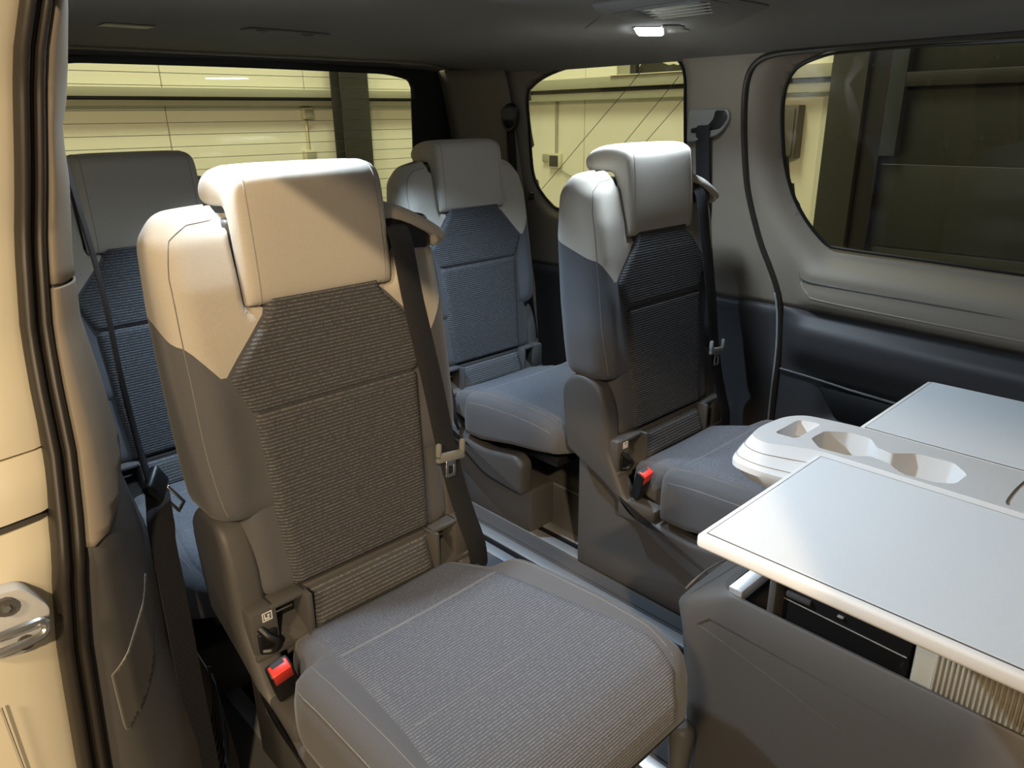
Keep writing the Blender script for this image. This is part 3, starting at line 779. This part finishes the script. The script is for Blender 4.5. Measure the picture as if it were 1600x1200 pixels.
    obj('tongue_slot', t, 'black', bu)
    if belt:
        # belt outlet on the shoulder with its flared cap
        n = 14; rg = []
        for k in range(n+1):
            t = k/n; x = .138+.140*t; z = 1.092-.058*t**1.6; d = .012+.020*math.sin(math.pi*min(1, t*1.1)*.5)
            y0 = yf(z)-.012-.012*math.sin(math.pi*t*.9); y1 = y0+.12-.02*t; hh = .023-.006*t
            rg.append([(x, y0+.004, z-hh), (x, y0, z-hh*.2), (x, y0+.010, z+hh*.7), (x, (y0+y1)/2, z+hh), (x, y1-.01, z+hh*.6), (x, y1, z-hh*.3), (x, y1-.01, z-hh), (x, (y0+y1)/2, z-hh)])
        gd = obj('belt_guide', bake_subsurf(loft(rg), 1), 'light_cloth', root, True)
        t = bake_subsurf(loft([[(.245+.03*k/3, yf(1.0)-.012+.004*k, zz_) for zz_ in (1.048-.012*k/3, 1.012)]+[(.245+.03*k/3, yf(1.0)+.05, zz_) for zz_ in (1.012, 1.048-.012*k/3)] for k in range(4)]), 1)
        obj('guide_cheek', t, 'light_cloth', gd, True)
        obj('belt_slot', rbox(.142, .246, yf(1.03)-.004, yf(1.03)+.05, 1.010, 1.080, .016, 3), 'black', root)
        bp = spline([(.158, .085, 1.070), (.158, .052, 1.058), (.158, .036, 1.02), (.162, .024, .94), (.170, .012, .86), (.184, .000, .75), (.198, -.008, .64), (.212, -.020, .54), (.226, -.034, .46), (.242, -.044, .39), (.256, -.034, .325), (.262, -.012, .30)], 5)
        obj('belt_strap', strap(bp, (1, 0, .0), .048, .0022), 'belt', root, 'auto')
        # tongue: plastic yoke, steel tongue with a window
        def tx(b_): return rot(b_, Matrix.Translation((.2035, -.016, .610)) @ Matrix.Rotation(math.radians(7), 4, 'Y') @ Matrix.Rotation(math.radians(-4), 4, 'X'))
        yk = bmesh.new(); rbox(-.036, .036, -.008, .004, -.016, .004, .005, 2, yk); rbox(-.036, -.025, -.008, .004, -.010, .026, .005, 2, yk); rbox(.025, .036, -.008, .004, -.010, .026, .005, 2, yk)
        yo = obj('tongue_yoke', tx(yk), 'tongue', root)
        st_ = bmesh.new(); rbox(-.013, -.006, -.005, -.002, -.050, -.016, .001, 1, st_); rbox(.006, .013, -.005, -.002, -.050, -.016, .001, 1, st_); rbox(-.013, .013, -.005, -.002, -.050, -.043, .001, 1, st_); rbox(-.013, .013, -.005, -.002, -.026, -.014, .001, 1, st_)
        obj('tongue', tx(st_), 'metal', yo)
        obj('belt_anchor', rbox(.245, .275, -.03, .01, .27, .33, .006), 'black', root)
    return root
def spline2d(p, n): return [(q.x, q.y) for q in spline([(*a, 0) for a in p], n)]

s1 = make_seat(True); s1.location = (.637, 1.10, 0)
tag(s1, 'nearest passenger seat, light grey shoulders and headrest lit warm, belt strap on its right', 'car seat', 'second row seats')
s2 = copy_tree(s1); s2.location = (1.637, 1.106, 0)
tag(s2, 'passenger seat beside the white table, with belt strap, in front of the far pillar', 'car seat', 'second row seats')
s3 = make_seat(False); s3.location = (1.645, 1.876, 0)
tag(s3, 'rear row seat without shoulder belt, between the two front seats, by the quarter window', 'car seat', 'rear row seats')
s4 = copy_tree(s3); s4.location = (.605, 1.868, 0)
tag(s4, 'rear row seat half hidden behind the nearest seat, by the rear window', 'car seat', 'rear row seats')
# ================================================================== TABLE CONSOLE
tb = empty('folding_table', (1.13, .2, 0)); tag(tb, 'white folding table with two raised leaves on a grey floor console', 'table')
TX0, TX1, TY0, TY1, TZ = 1.062, 1.203, -.24, .432, .755
def P(o): return at_parent(o, tb)
# tray: outline at the top face and flared skirt below it
top_o = [(1.064, -.24), (1.064, .44), (1.030, .515), (1.046, .543), (1.090, .549), (1.155, .541), (1.188, .519), (1.201, .44), (1.201, -.24)]
mid_o = [(1.030, -.24), (1.005, .40), (.988, .50), (.996, .548), (1.070, .568), (1.170, .560), (1.222, .530), (1.235, .40), (1.235, -.24)]
low_o = [(1.040, -.24), (1.020, .38), (1.006, .49), (1.014, .530), (1.070, .548), (1.165, .542), (1.205, .515), (1.220, .38), (1.225, -.24)]
def outline(pl): return round_poly(pl, [.002, .02, .03, .02, .03, .03, .03, .02, .002], 4)
cups = [round_poly([(1.099, .466), (1.143, .464), (1.166, .434), (1.166, .398), (1.139, .378), (1.131, .352), (1.158, .328), (1.163, .275), (1.134, .248), (1.092, .251), (1.076, .272), (1.072, .316), (1.094, .345), (1.099, .371), (1.078, .396), (1.073, .440)], .005, 3)]
pock = round_poly([(1.079, .519), (1.160, .517), (1.170, .480), (1.082, .483)], .004, 3)
sd_c, sd_p = poly_sd(cups[0]), poly_sd(pock); sd_t = poly_sd(outline(top_o))
gb = ygrid(1.02, 1.21, -.245, .56, .008)
for v in gb.verts: v.co = Vector((v.co.y, v.co.z, TZ))
r1, tmp = split_iso(gb, lambda c: sd_c(c.x, c.y)); gb.free(); tmp.free()
r2, tmp = split_iso(r1, lambda c: sd_p(c.x, c.y)); r1.free(); tmp.free()
tmp, top_face = split_iso(r2, lambda c: sd_t(c.x, c.y)); r2.free(); tmp.free()
ty = P(obj('tray', top_face, 'table_trim', None, False)); 
def zring(poly, z): return [(u, v, z) for u, v in poly]
at_parent(obj('tray_skirt', loft([zring(outline(top_o), TZ), zring(outline([(a+(b-a)*.12, c+(d-c)*.12) for (a, c), (b, d) in zip(top_o, mid_o)]), TZ-.004), zring(outline(mid_o), TZ-.030), zring(outline(mid_o), TZ-.040), zring(outline(low_o), TZ-.062)], True, False), 'table_trim', None, 'auto'), tb)
at_parent(obj('tray_underside', mesh(zring(outline(low_o), TZ-.062), [tuple(range(len(outline(low_o))))]), 'table_trim', None, False), tb)
def well(poly, depth, inset, name):
    cx = sum(p[0] for p in poly)/len(poly); cy = sum(p[1] for p in poly)/len(poly)
    lowp = [(p[0]+(cx-p[0])*inset, p[1]+(cy-p[1])*inset*.3) for p in poly]
    b = loft([zring(poly, TZ), zring(lowp, TZ-depth)], True, False)
    vs = [v for v in b.verts if v.co.z < TZ-depth*.9]; b.verts.ensure_lookup_table(); b.faces.new(vs)
    return at_parent(obj(name, b, 'table_trim', None, 'auto'), tb)
wl = well(cups[0], .060, .12, 'cup_wells'); well(pock, .026, .25, 'coin_pocket')
for cx, cy in ((1.098, .418), (1.092, .298)):
    at_parent(obj('cup_clip', rbox(cx-.006, cx+.006, cy-.006, cy+.006, TZ-.046, TZ-.014, .002), 'white'), tb)
at_parent(obj('lid_line', tube(spline([(1.075, .182, TZ+.0005), (1.085, .186, TZ+.0005), (1.13, .187, TZ+.0005), (1.18, .184, TZ+.0005)], 5), .0014, 5), 'cabinet'), tb)
for dz in (.012, .024):
    t_ = dz/.030; pl = [(a+(b-a)*t_, c+(d-c)*t_) for (a, c), (b, d) in zip(top_o, mid_o)]
    pts = [(u-.0005, v+.0003, TZ-dz) for u, v in outline(pl) if u < 1.10 and v > .35]
    at_parent(obj('skirt_line', tube(pts, .0008, 4), 'pale_seam'), tb)
# two leaves: edge frame, inset top, dark joint line between them, hinge bar
for (xa, xb, nm) in ((.727, 1.059, 'leaf'), (1.206, 1.536, 'leaf')):
    lf = at_parent(obj(nm, rbox(xa, xb, TY0, .437, .730, .7505, .0055, 3), 'table_edge', None, 'auto'), tb)
    e = .010
    c_ = obj('leaf_top', rbox(xa+e, xb-.006, TY0+e, .437-e, .7507-.003, .7518, .0008, 1), 'table_white', None, 'auto'); c_.parent = lf; 
    jl = [(xa+e-.0008, TY0+e), (xa+e-.0008, .437-e), (xb-.006, .437-e), (xb-.006, TY0+e)]
    j_ = obj('joint_line', tube([(u, v, .7511) for u, v in jl], .0009, 4, True), 'cabinet'); j_.parent = lf
    xh = xb+.0015 if xa < 1 else xa-.0015
    h_ = obj('hinge_bar', tube([(xh, TY0, .742), (xh, .430, .742)], .004, 8), 'alu'); h_.parent = lf
for c in tb.children:
    pass
# raised storage module under the tray
P(obj('drawer', rbox(1.045, 1.215, .252, .455, .36, .693, .008), 'black'))
P(obj('drawer_line', tube([(1.0445, .255, .478), (1.0445, .452, .484)], .0012, 5), 'tongue'))
P(obj('drawer_latch', rbox(1.038, 1.047, .405, .448, .492, .502, .003), 'deep_plastic')); P(obj('drawer_catch', rbox(1.040, 1.047, .352, .362, .496, .499, .001), 'tongue'))
P(obj('inner_post', rbox(1.03, 1.22, .46, .475, .30, .693, .006), 'dark_plastic'))
sh = P(obj('shutter_frame', rbox(1.040, 1.218, -.20, .247, .30, .695, .010), 'shutter', None, 'auto'))
def sub_part(o, p): o.parent = p; o.matrix_parent_inverse = p.matrix_parent_inverse.inverted() @ Matrix.Translation((0, 0, 0)) if False else Matrix.Identity(4); return o
sm_ = None
for k in range(22):
    y_ = .216-.0068*k
    if sm_ is None: q = obj('slat', rbox(1.0345, 1.0415, y_-.0052, y_, .425, .670, .002, 1), 'shutter'); sm_ = q.data
    else: q = link('slat', sm_, None, None, None); q.location.y = -.0068*k
    q.parent = sh
P(obj('guide_wire', tube([(1.03, .255, .44), (1.028, .235, .41)], .002, 6), 'alu'))
# console shell, open at the top
def shell_ring(x0, x1, y0, y1, z, r=.05): return [(u, v, z) for u, v in round_poly([(x0, y0), (x1, y0), (x1, y1), (x0, y1)], [.02, .02, r, r], 6)]
def rimz(v, z): return z
rg = [shell_ring(.99, 1.27, -.26, .585, .0), shell_ring(.988, 1.272, -.26, .60, .15), shell_ring(.985, 1.275, -.26, .625, .36), shell_ring(.984, 1.276, -.26, .635, .405),
      shell_ring(.986, 1.274, -.26, .615, .435), shell_ring(.990, 1.270, -.26, .555, .476), shell_ring(.993, 1.267, -.26, .55, .480), shell_ring(1.0, 1.26, -.255, .54, .478), shell_ring(1.004, 1.256, -.25, .53, .42), shell_ring(1.004, 1.256, -.25, .53, .03)]
b = loft(rg, True, True)
P(obj('console_shell', b, 'dark_plastic', None, 'auto'))
P(obj('embossed_line', tube([(.9835, .575, .396), (.9835, .552, .420), (.985, .335, .412), (.985, .0, .400)], .0012, 5), 'deep_plastic'))
P(obj('embossed_line', tube([(.9840, .575, .396), (.9850, .40, .36), (.9856, .30, .335)], .0008, 5), 'cabinet'))
P(obj('cross_bar', rbox(1.0, 1.262, .505, .530, .468, .490, .002), 'alu'))
P(obj('rear_rim', tube(spline([(.995, .610, .447), (1.012, .600, .466), (1.05, .592, .476), (1.13, .58, .480), (1.22, .59, .475), (1.262, .605, .45)], 6), .002, 6), 'dark_plastic'))
# release lever at the foot of the console
lv = P(obj('release_lever', tube([(.925, .655, .205), (.935, .625, .185), (.945, .600, .165)], [.007, .009, .012], 10), 'dark_plastic'))
k_ = obj('lever_knob', bake_subsurf(loft([[(.955+r*math.cos(a), .572+r*math.sin(a), z) for a in [2*math.pi*i/10 for i in range(10)]] for r, z in ((.010, .192), (.024, .187), (.028, .170), (.024, .135), (.020, .10), (.018, .01))]), 1), 'dark_plastic'); k_.parent = lv
# ================================================================== PILLAR BELTS, LAMP UNIT, STRIKER
def loop_pts(c, ax, ay, rx, ry, n=20): return [Vector(c)+Vector(ax)*rx*math.cos(2*math.pi*k/n)+Vector(ay)*ry*math.sin(2*math.pi*k/n) for k in range(n)]
# belt of the near pillar, hanging edge-on, with its buckle tongue
nb_ = empty('seat_belt', (.31, 1.26, 0)); tag(nb_, 'black belt hanging down the near pillar with a steel tongue', 'seat belt')
up_ = spline([(.300, 1.33, 1.34), (.302, 1.27, 1.17), (.309, 1.25, 1.01), (.310, 1.25, .855), (.317, 1.25, .72), (.322, 1.25, .68)], 6)
at_parent(obj('upper_strap', strap(up_, [(.32+.12*k/len(up_), .94, 0) for k in range(len(up_))], .046, .0022), 'belt', None, 'auto'), nb_)
lw_ = spline([(.330, 1.245, .665), (.314, 1.20, .635), (.300, 1.16, .598), (.292, 1.13, .496), (.283, 1.10, .349), (.278, 1.08, .228), (.275, 1.07, .10), (.275, 1.07, .01)], 6)
at_parent(obj('lower_strap', strap(lw_, [(.62+.25*min(1, k/15), .60-.25*min(1, k/15), 0) for k in range(len(lw_))], .047, .0025), 'belt', None, 'auto'), nb_)
t = bmesh.new(); rbox(-.010, .010, -.032, .032, -.026, .016, .008, 3, t); rot(t, Matrix.Translation((.326, 1.245, .672)) @ Matrix.Rotation(math.radians(-25), 4, 'Y') @ Matrix.Rotation(math.radians(-35), 4, 'Z'))
yk = at_parent(obj('tongue_yoke', t, 'black'), nb_)
t = bmesh.new()
for s in (-1, 1): rbox(-.0015, .0015, s*.010-.003, s*.010+.003, -.065, -.020, .001, 1, t)
rbox(-.0015, .0015, -.013, .013, -.068, -.060, .001, 1, t)
rot(t, Matrix.Translation((.330, 1.243, .670)) @ Matrix.Rotation(math.radians(-30), 4, 'Y') @ Matrix.Rotation(math.radians(-55), 4, 'Z'))
at_parent(obj('tongue', t, 'metal'), nb_)
# belt out of the far pillar
fb = empty('seat_belt', (2.0, 1.27, 0)); tag(fb, 'blue-black belt coming out of the recess in the far pillar', 'seat belt')
X_ = lambda z: Xf(z)
pk_ = round_poly([(1.348, 1.268), (1.212, 1.268), (1.205, 1.235), (1.240, 1.195), (1.30, 1.178), (1.350, 1.172)], .015, 4)
at_parent(obj('recess_frame', prism(pk_, 0, X_(1.23)-.012, X_(1.23)+.01, .006, 3), 'tongue', None, 'auto'), fb)
at_parent(obj('recess_mouth', prism(round_poly([(1.255, 1.262), (1.222, 1.262), (1.212, 1.24), (1.235, 1.212), (1.332, 1.198), (1.335, 1.212), (1.275, 1.222), (1.258, 1.24)], .008, 3), 0, X_(1.23)-.0145, X_(1.23)-.010, .001), 'black'), fb)
at_parent(obj('strap', strap(spline([(X_(1.22)-.008, 1.285, 1.222), (X_(1.2)-.022, 1.290, 1.205), (X_(1.1)-.022, 1.296, 1.10), (X_(1.0)-.02, 1.300, 1.0), (X_(.8)-.02, 1.31, .8), (X_(.5)-.03, 1.32, .5), (X_(.2)-.035, 1.33, .06)], 6), [(.12, 1, 0)]*100, .050, .0022), 'belt', None, 'auto'), fb)
# belt at the rear corner pillar
rb = empty('seat_belt', (2.0, 2.06, 0)); tag(rb, 'black belt on a round guide at the rear corner pillar', 'seat belt')
at_parent(obj('guide', tube(loop_pts((X_(1.25)-.03, 2.10, 1.25), (0, 1, 0), (0, 0, 1), .036, .042), .010, 8, True), 'black'), rb)
at_parent(obj('guide_cap', prism(round_poly([(2.062, 1.292), (2.138, 1.292), (2.142, 1.24), (2.058, 1.24)], .025, 4), 0, X_(1.25)-.045, X_(1.25)-.012, .01, 3), 'dark_plastic', None, 'auto'), rb)
at_parent(obj('strap', strap(spline([(X_(1.24)-.035, 2.10, 1.235), (X_(1.1)-.045, 2.11, 1.10), (X_(.95)-.05, 2.12, .95), (X_(.7)-.06, 2.10, .70), (X_(.4)-.08, 2.06, .40)], 6), [(.1, 1, 0)]*100, .050, .0022), 'belt', None, 'auto'), rb)
at_parent(obj('stop_button', rbox(X_(.97)-.06, X_(.97)-.04, 2.02, 2.04, .955, .985, .006), 'black'), rb)

# overhead air and light unit
LED = (.70, .85, 1.0)
CZ = 1.4465
ou = empty('overhead_unit', (1.42, 1.0, CZ)); tag(ou, 'grey ceiling unit with air vent slats and a glowing white lamp', 'ceiling light')
def flat(name, poly, z0, z1, mat, r=.004, par=ou): return at_parent(obj(name, prism(poly, 2, z0, z1, r, 2), mat, None, 'auto'), par)
flat('panel', round_poly([(1.165, .80), (1.150, 1.00), (1.30, 1.10), (1.46, 1.29), (1.72, 1.28), (1.70, 1.06), (1.45, .80)], .03, 4), CZ-.0022, CZ+.002, 'headliner', .0008)
flat('cover_flap', round_poly([(1.265, .985), (1.280, 1.055), (1.405, 1.126), (1.425, 1.07), (1.40, 1.04)], .01, 3), CZ-.0034, CZ-.002, 'headliner', .0004)
flat('vent_frame', round_poly([(1.250, .825), (1.250, .985), (1.425, 1.055), (1.455, .92), (1.345, .825)], .015, 3), CZ-.0034, CZ-.002, 'headliner', .0004)
for k in range(4):
    x_ = 1.272+.038*k; ya, yb = .845+.022*k, .975+.020*k
    at_parent(obj('vent_slot', rbox(x_, x_+.024, ya, yb, CZ-.0046, CZ-.0030, .0002, 1), 'black'), ou)
    at_parent(obj('vent_slat', rbox(x_+.025, x_+.035, ya, yb, CZ-.0047, CZ-.0030, .0002, 1), 'table_trim'), ou)
lamp = flat('lamp_lens', round_poly([(1.500, 1.168), (1.552, 1.130), (1.690, 1.227), (1.637, 1.262)], .012, 4), CZ-.0075, CZ-.002, 'lamp', .002)
at_parent(obj('lamp_bezel', tube([(x, y, CZ-.003) for x, y in round_poly([(1.496, 1.170), (1.553, 1.126), (1.695, 1.226), (1.638, 1.267)], .014, 4)], .002, 6, True), 'grey_trim'), ou)
flat('lamp_switch', round_poly([(1.520, 1.105), (1.545, 1.080), (1.590, 1.090), (1.600, 1.108), (1.660, 1.125), (1.668, 1.140), (1.650, 1.150), (1.585, 1.130), (1.545, 1.128)], .008, 3), CZ-.0060, CZ-.002, 'cabinet', .0015)
L = bpy.data.lights.new('lamp_light', 'AREA'); L.shape = 'RECTANGLE'; L.size = .13; L.size_y = .05; L.energy = 5.0; L.color = LED; L.spread = math.radians(118)
lo_ = bpy.data.objects.new('lamp_light', L); COL.objects.link(lo_); lo_.location = (1.595, 1.196, CZ-.016); lo_.rotation_euler = (0, 0, math.radians(35))

# its mirror twin above the nearest seat, over the top edge of the picture
CN = ceil_z(.465, 1.245)
tw = empty('overhead_unit', (.45, 1.1, CN)); tag(tw, 'matching ceiling unit with a lit lamp above the nearest seat', 'ceiling light')
at_parent(obj('panel', prism(round_poly([(.38, .80), (.36, 1.29), (.51, 1.29), (.60, .80)], .03, 4), 2, CN-.006, CN+.003, .002, 2), 'headliner', None, 'auto'), tw)
at_parent(obj('lamp_lens', prism(round_poly([(.42, 1.215), (.51, 1.215), (.51, 1.275), (.42, 1.275)], .012, 4), 2, CN-.010, CN-.003, .003, 2), 'lamp', None, 'auto'), tw)
at_parent(obj('lamp_bezel', tube([(x, y, CN-.006) for x, y in round_poly([(.416, 1.211), (.514, 1.211), (.514, 1.279), (.416, 1.279)], .014, 4)], .004, 6, True), 'table_trim'), tw)
for (dx, e_, ax_, sp_) in ((-.018, 11.0, (.45, -.75, -.52), 112), (.018, 1.4, (.05, .0, -1), 130)):      # lamp split in two beams, the strong one aimed to brighten the table
    L = bpy.data.lights.new('lamp_light', 'AREA'); L.shape = 'RECTANGLE'; L.size = .04; L.size_y = .05; L.energy = e_; L.color = LED; L.spread = math.radians(sp_)
    lo_ = bpy.data.objects.new('lamp_light', L); COL.objects.link(lo_); lo_.location = (.465+dx, 1.245, CN-.018)
    lo_.rotation_euler = Vector(ax_).to_track_quat('-Z', 'Y').to_euler()

# rear reading lamps: two small downlights in a slim ceiling bar
RZ = ceil_z(.92, 1.735)
rl = empty('reading_lamp_bar', (.92, 1.735, RZ)); tag(rl, 'slim dark ceiling bar with two small reading lights over the rear row', 'ceiling light')
at_parent(obj('bar', prism(round_poly([(.82, 1.70), (1.03, 1.715), (1.03, 1.775), (.82, 1.76)], .012, 3), 2, RZ-.003, RZ+.002, .001, 2), 'headliner', None, 'auto'), rl)
for x, y, tgt in ((.860, 1.725, (.62, 1.56, .43)), (.985, 1.748, (1.52, 1.58, .38))):
    at_parent(obj('spot_ring', tube([(x+.014*math.cos(2*math.pi*k/14), y+.012*math.sin(2*math.pi*k/14), RZ-.004) for k in range(14)], .003, 6, True), 'cabinet'), rl)
    at_parent(obj('spot_lens', tube([(x, y, RZ-.004), (x, y, RZ+.001)], .011, 12), 'white'), rl)
    L = bpy.data.lights.new('spot_light', 'SPOT'); L.energy = 50; L.color = (.58, .78, 1.0); L.spot_size = math.radians(74); L.spot_blend = .7; L.shadow_soft_size = .012
    lo_ = bpy.data.objects.new('spot_light', L); COL.objects.link(lo_); lo_.location = (x, y, RZ-.02); lo_.rotation_euler = (Vector(tgt)-Vector((x, y, RZ))).to_track_quat('-Z', 'Y').to_euler()

# door striker on the painted jamb
sk = empty('door_striker', (.075, 1.01, .66)); tag(sk, 'steel door striker bolted to the cream jamb', 'striker')
def S(o): return at_parent(o, sk)
yj = 1.003
plate = round_poly([(.02, .712), (.088, .704), (.112, .662), (.098, .622), (.07, .612), (.02, .622)], .010, 4)
S(obj('plate', prism(plate, 1, yj-.006, yj+.02, .003, 2), 'table_trim', None, 'auto'))
bt = S(obj('bolt', tube([(.066, yj-.004, .688), (.066, yj-.013, .688)], .012, 12), 'cabinet')); o = obj('bolt_head', tube([(.066, yj-.011, .688), (.066, yj-.016, .688)], .005, 6), 'metal'); o.parent = bt
S(obj('loop', tube(spline([(.03, yj-.004, .664), (.034, yj-.026, .664), (.07, yj-.030, .664), (.096, yj-.026, .661), (.100, yj-.022, .65), (.092, yj-.026, .640), (.06, yj-.028, .640), (.035, yj-.024, .640), (.03, yj-.004, .640)], 6), .0055, 8), 'metal'))
S(obj('bolt', tube([(.076, yj-.004, .628), (.076, yj-.010, .628)], .010, 12), 'cabinet'))
# ================================================================== the hall outside
hf = obj('floor_hall', rbox(-6, 8, -6, 8, -.60, -.55, 0), 'concrete', None, False); tag(hf, 'concrete floor of the hall', 'floor', kind='structure')
hw = empty('wall_back', (2.5, 5.2, 0)); tag(hw, 'cream panelled wall of the hall behind the van', 'wall', kind='structure')
x = -2.135
pm = None
while x < 5.0:
    p = obj('panel', rbox(x, x+.995, 5.2, 5.26, -.55, 3.6, .004, 1), 'wall_panel') if pm is None else link('panel', pm, None, None, None)
    if pm is None: pm = p.data; px0 = x
    else: p.location.x = x-px0
    p.parent = hw; p.matrix_parent_inverse = Matrix.Translation(-Vector(hw.location)); x += 1.0
hs = empty('wall_side', (5.0, 3, 0)); tag(hs, 'cream panelled side wall of the hall', 'wall', kind='structure')
pm = None; y = 2.24
for k in range(3):
    p = obj('panel', rbox(5.0, 5.06, y, y+1.07, -.55, 3.6, .004, 1), 'wall_panel') if pm is None else link('panel', pm, None, None, None)
    if pm is None: pm = p.data
    p.location.y = 1.076*k; p.parent = hs; p.matrix_parent_inverse = Matrix.Translation(-Vector(hs.location))
def girt(name, horizontal, label):
    t = empty(name, (0, 0, 0)); tag(t, label, 'beam'); return t
b1 = girt('wall_girt', 0, 'grey steel girt running along the wall behind the rear window')
obj('top_flange', rbox(-2.2, 5.0, 5.08, 5.2, 1.405, 1.458, .003), 'hall_steel', b1); obj('web', rbox(-2.2, 5.0, 5.15, 5.2, 1.385, 1.405, .002), 'hall_dark', b1)
obj('lower_flange', rbox(-2.2, 5.0, 5.12, 5.2, 1.352, 1.385, .003), 'hall_steel', b1)
b2 = girt('wall_girt', 1, 'grey steel girt along the side wall seen through the quarter window')
obj('top_flange', rbox(4.86, 5.0, 2.24, 5.19, 1.465, 1.545, .004), 'hall_steel', b2); obj('web', rbox(4.93, 5.0, 2.24, 5.19, 1.435, 1.465, .002), 'hall_dark', b2)
obj('lower_flange', rbox(4.90, 5.0, 2.24, 5.19, 1.378, 1.435, .004), 'hall_steel', b2)
c1 = empty('steel_column', (3.2, 5.0, -.55)); tag(c1, 'dark steel column standing at the back wall', 'column')
for n_, x0, x1, y0, y1 in (('flange', 3.0, 3.23, 4.93, 4.945), ('flange', 3.0, 3.23, 5.06, 5.075), ('web', 3.11, 3.122, 4.945, 5.06)):
    at_parent(obj(n_, rbox(x0, x1, y0, y1, -.55, 3.6, .002), 'hall_dark'), c1)
def socket(name, label, x, y, z, conduit_top, ax, s=1.):
    t = empty(name, (x, y, z)); tag(t, label, 'junction box')
    w2, h, d = .055*s, .05*s, .045
    if ax == 'y':
        obj('housing', rbox(-w2, w2, -d, 0, -h, h, .008), 'box_cream', t); obj('cover', rbox(-w2*.75, w2*.75, -d-.008, -d, -h*.75, h*.75, .004), 'hall_steel', t)
        obj('conduit', tube([(0, -.012, h), (0, -.012, conduit_top-z)], .010, 8), 'box_cream', t)
    else:
        obj('housing', rbox(-d, 0, -w2, w2, -h, h, .008), 'box_cream', t); obj('cover', rbox(-d-.008, -d, -w2*.75, w2*.75, -h*.75, h*.75, .004), 'hall_dark', t)
        obj('conduit', tube([(-.012, 0, h), (-.012, 0, conduit_top-z)], .014, 8), 'hall_steel', t)
    return t
socket('junction_box', 'small cream box high on the back wall with cables below', 2.85, 5.2, 1.30, 1.352, 'y', .75)
socket('wall_socket', 'double socket low on the back wall beside the column', 2.84, 5.2, 1.0, 1.25, 'y', .9)
t = socket('wall_socket', 'grey socket with conduit seen through the quarter window', 5.0, 4.70, .885, 1.378, 'x', 1.25)
obj('second_socket', rbox(-.04, 0, .075, .15, -.01, .055, .006), 'hall_steel', t)
obj('cable', tube(spline([(-.02, -.03, -.05), (-.02, -.12, -.10), (-.02, -.3, -.16)], 4), .006, 6), 'hall_steel', t)
# small high window in the side wall
hwin = empty('window_4', (5.0, 3.62, 1.75)); tag(hwin, 'high hall window with a reflection painted pale on its pane above dark shrubs', 'window', kind='structure')
for n_, y0, y1, z0, z1, m_ in (('frame_post', 3.87, 4.00, 1.546, 2.3, 'hall_steel'), ('frame_post', 2.95, 3.02, 1.546, 2.3, 'hall_steel'), ('frame_post', 3.815, 3.87, 1.546, 2.3, 'hall_dark')):
    at_parent(obj(n_, rbox(4.93, 5.0, y0, y1, z0, z1, .004), m_), hwin)
at_parent(obj('pane', rbox(4.975, 4.98, 3.02, 3.815, 1.546, 2.3, 0), 'box_cream'), hwin)  # opaque cream colour stands for the bright reflection in the glass
b_ = mesh([(4.97, 3.815-.04*k, zz) for k in range(20) for zz in (1.546, 1.60+.035*abs(math.sin(k*1.7))+.02*math.sin(k*.6))], [(2*k, 2*k+1, 2*k+3, 2*k+2) for k in range(19)])
at_parent(thick(obj('shrub_silhouette', b_, 'night', None, False), .004), hwin)
at_parent(obj('sill', rbox(4.84, 5.0, 2.9, 4.0, 1.545, 1.552, .002), 'box_cream'), hwin)
cb = empty('key_cabinet', (5.0, 2.53, 1.13)); tag(cb, 'dark flat wall cabinet with an oval handle seen through the door window', 'cabinet')
obj('body', rbox(-.10, 0, -.085, .19, -.165, .175, .012), 'cabinet', cb)
dd = obj('door', rbox(-.112, -.10, -.065, .17, -.145, .155, .006), 'cabinet', cb); obj('handle', rbox(-.12, -.111, .015, .05, -.075, .01, .016, 3), 'black', dd)
# dark roller gate to the right of the cream wall
gt = empty('hall_gate', (4.95, 1.0, -.55)); tag(gt, 'tall dark gate with posts seen through the sliding door window', 'gate')
at_parent(obj('post', rbox(4.86, 5.0, 2.02, 2.24, -.55, 3.4, .006), 'hall_dark'), gt)
at_parent(obj('guide_rail', rbox(4.90, 5.0, 1.90, 2.02, -.55, 3.4, .004), 'black'), gt); at_parent(obj('guide_rail', rbox(4.88, 5.0, 1.80, 1.895, 1.0, 3.4, .004), 'gate_blue'), gt)
for k in range(5):
    z0 = -.55+.5*k
    at_parent(obj('gate_panel', rbox(4.95, 5.0, -2.5, 1.90, z0, z0+.494, .006), 'gate'), gt)
at_parent(obj('cross_beam', rbox(4.88, 4.95, -2.5, 1.80, 1.39, 1.47, .004), 'black'), gt)
at_parent(obj('upper_board', rbox(4.95, 5.0, -2.5, 1.90, 1.95, 3.6, .0), 'gate'), gt)
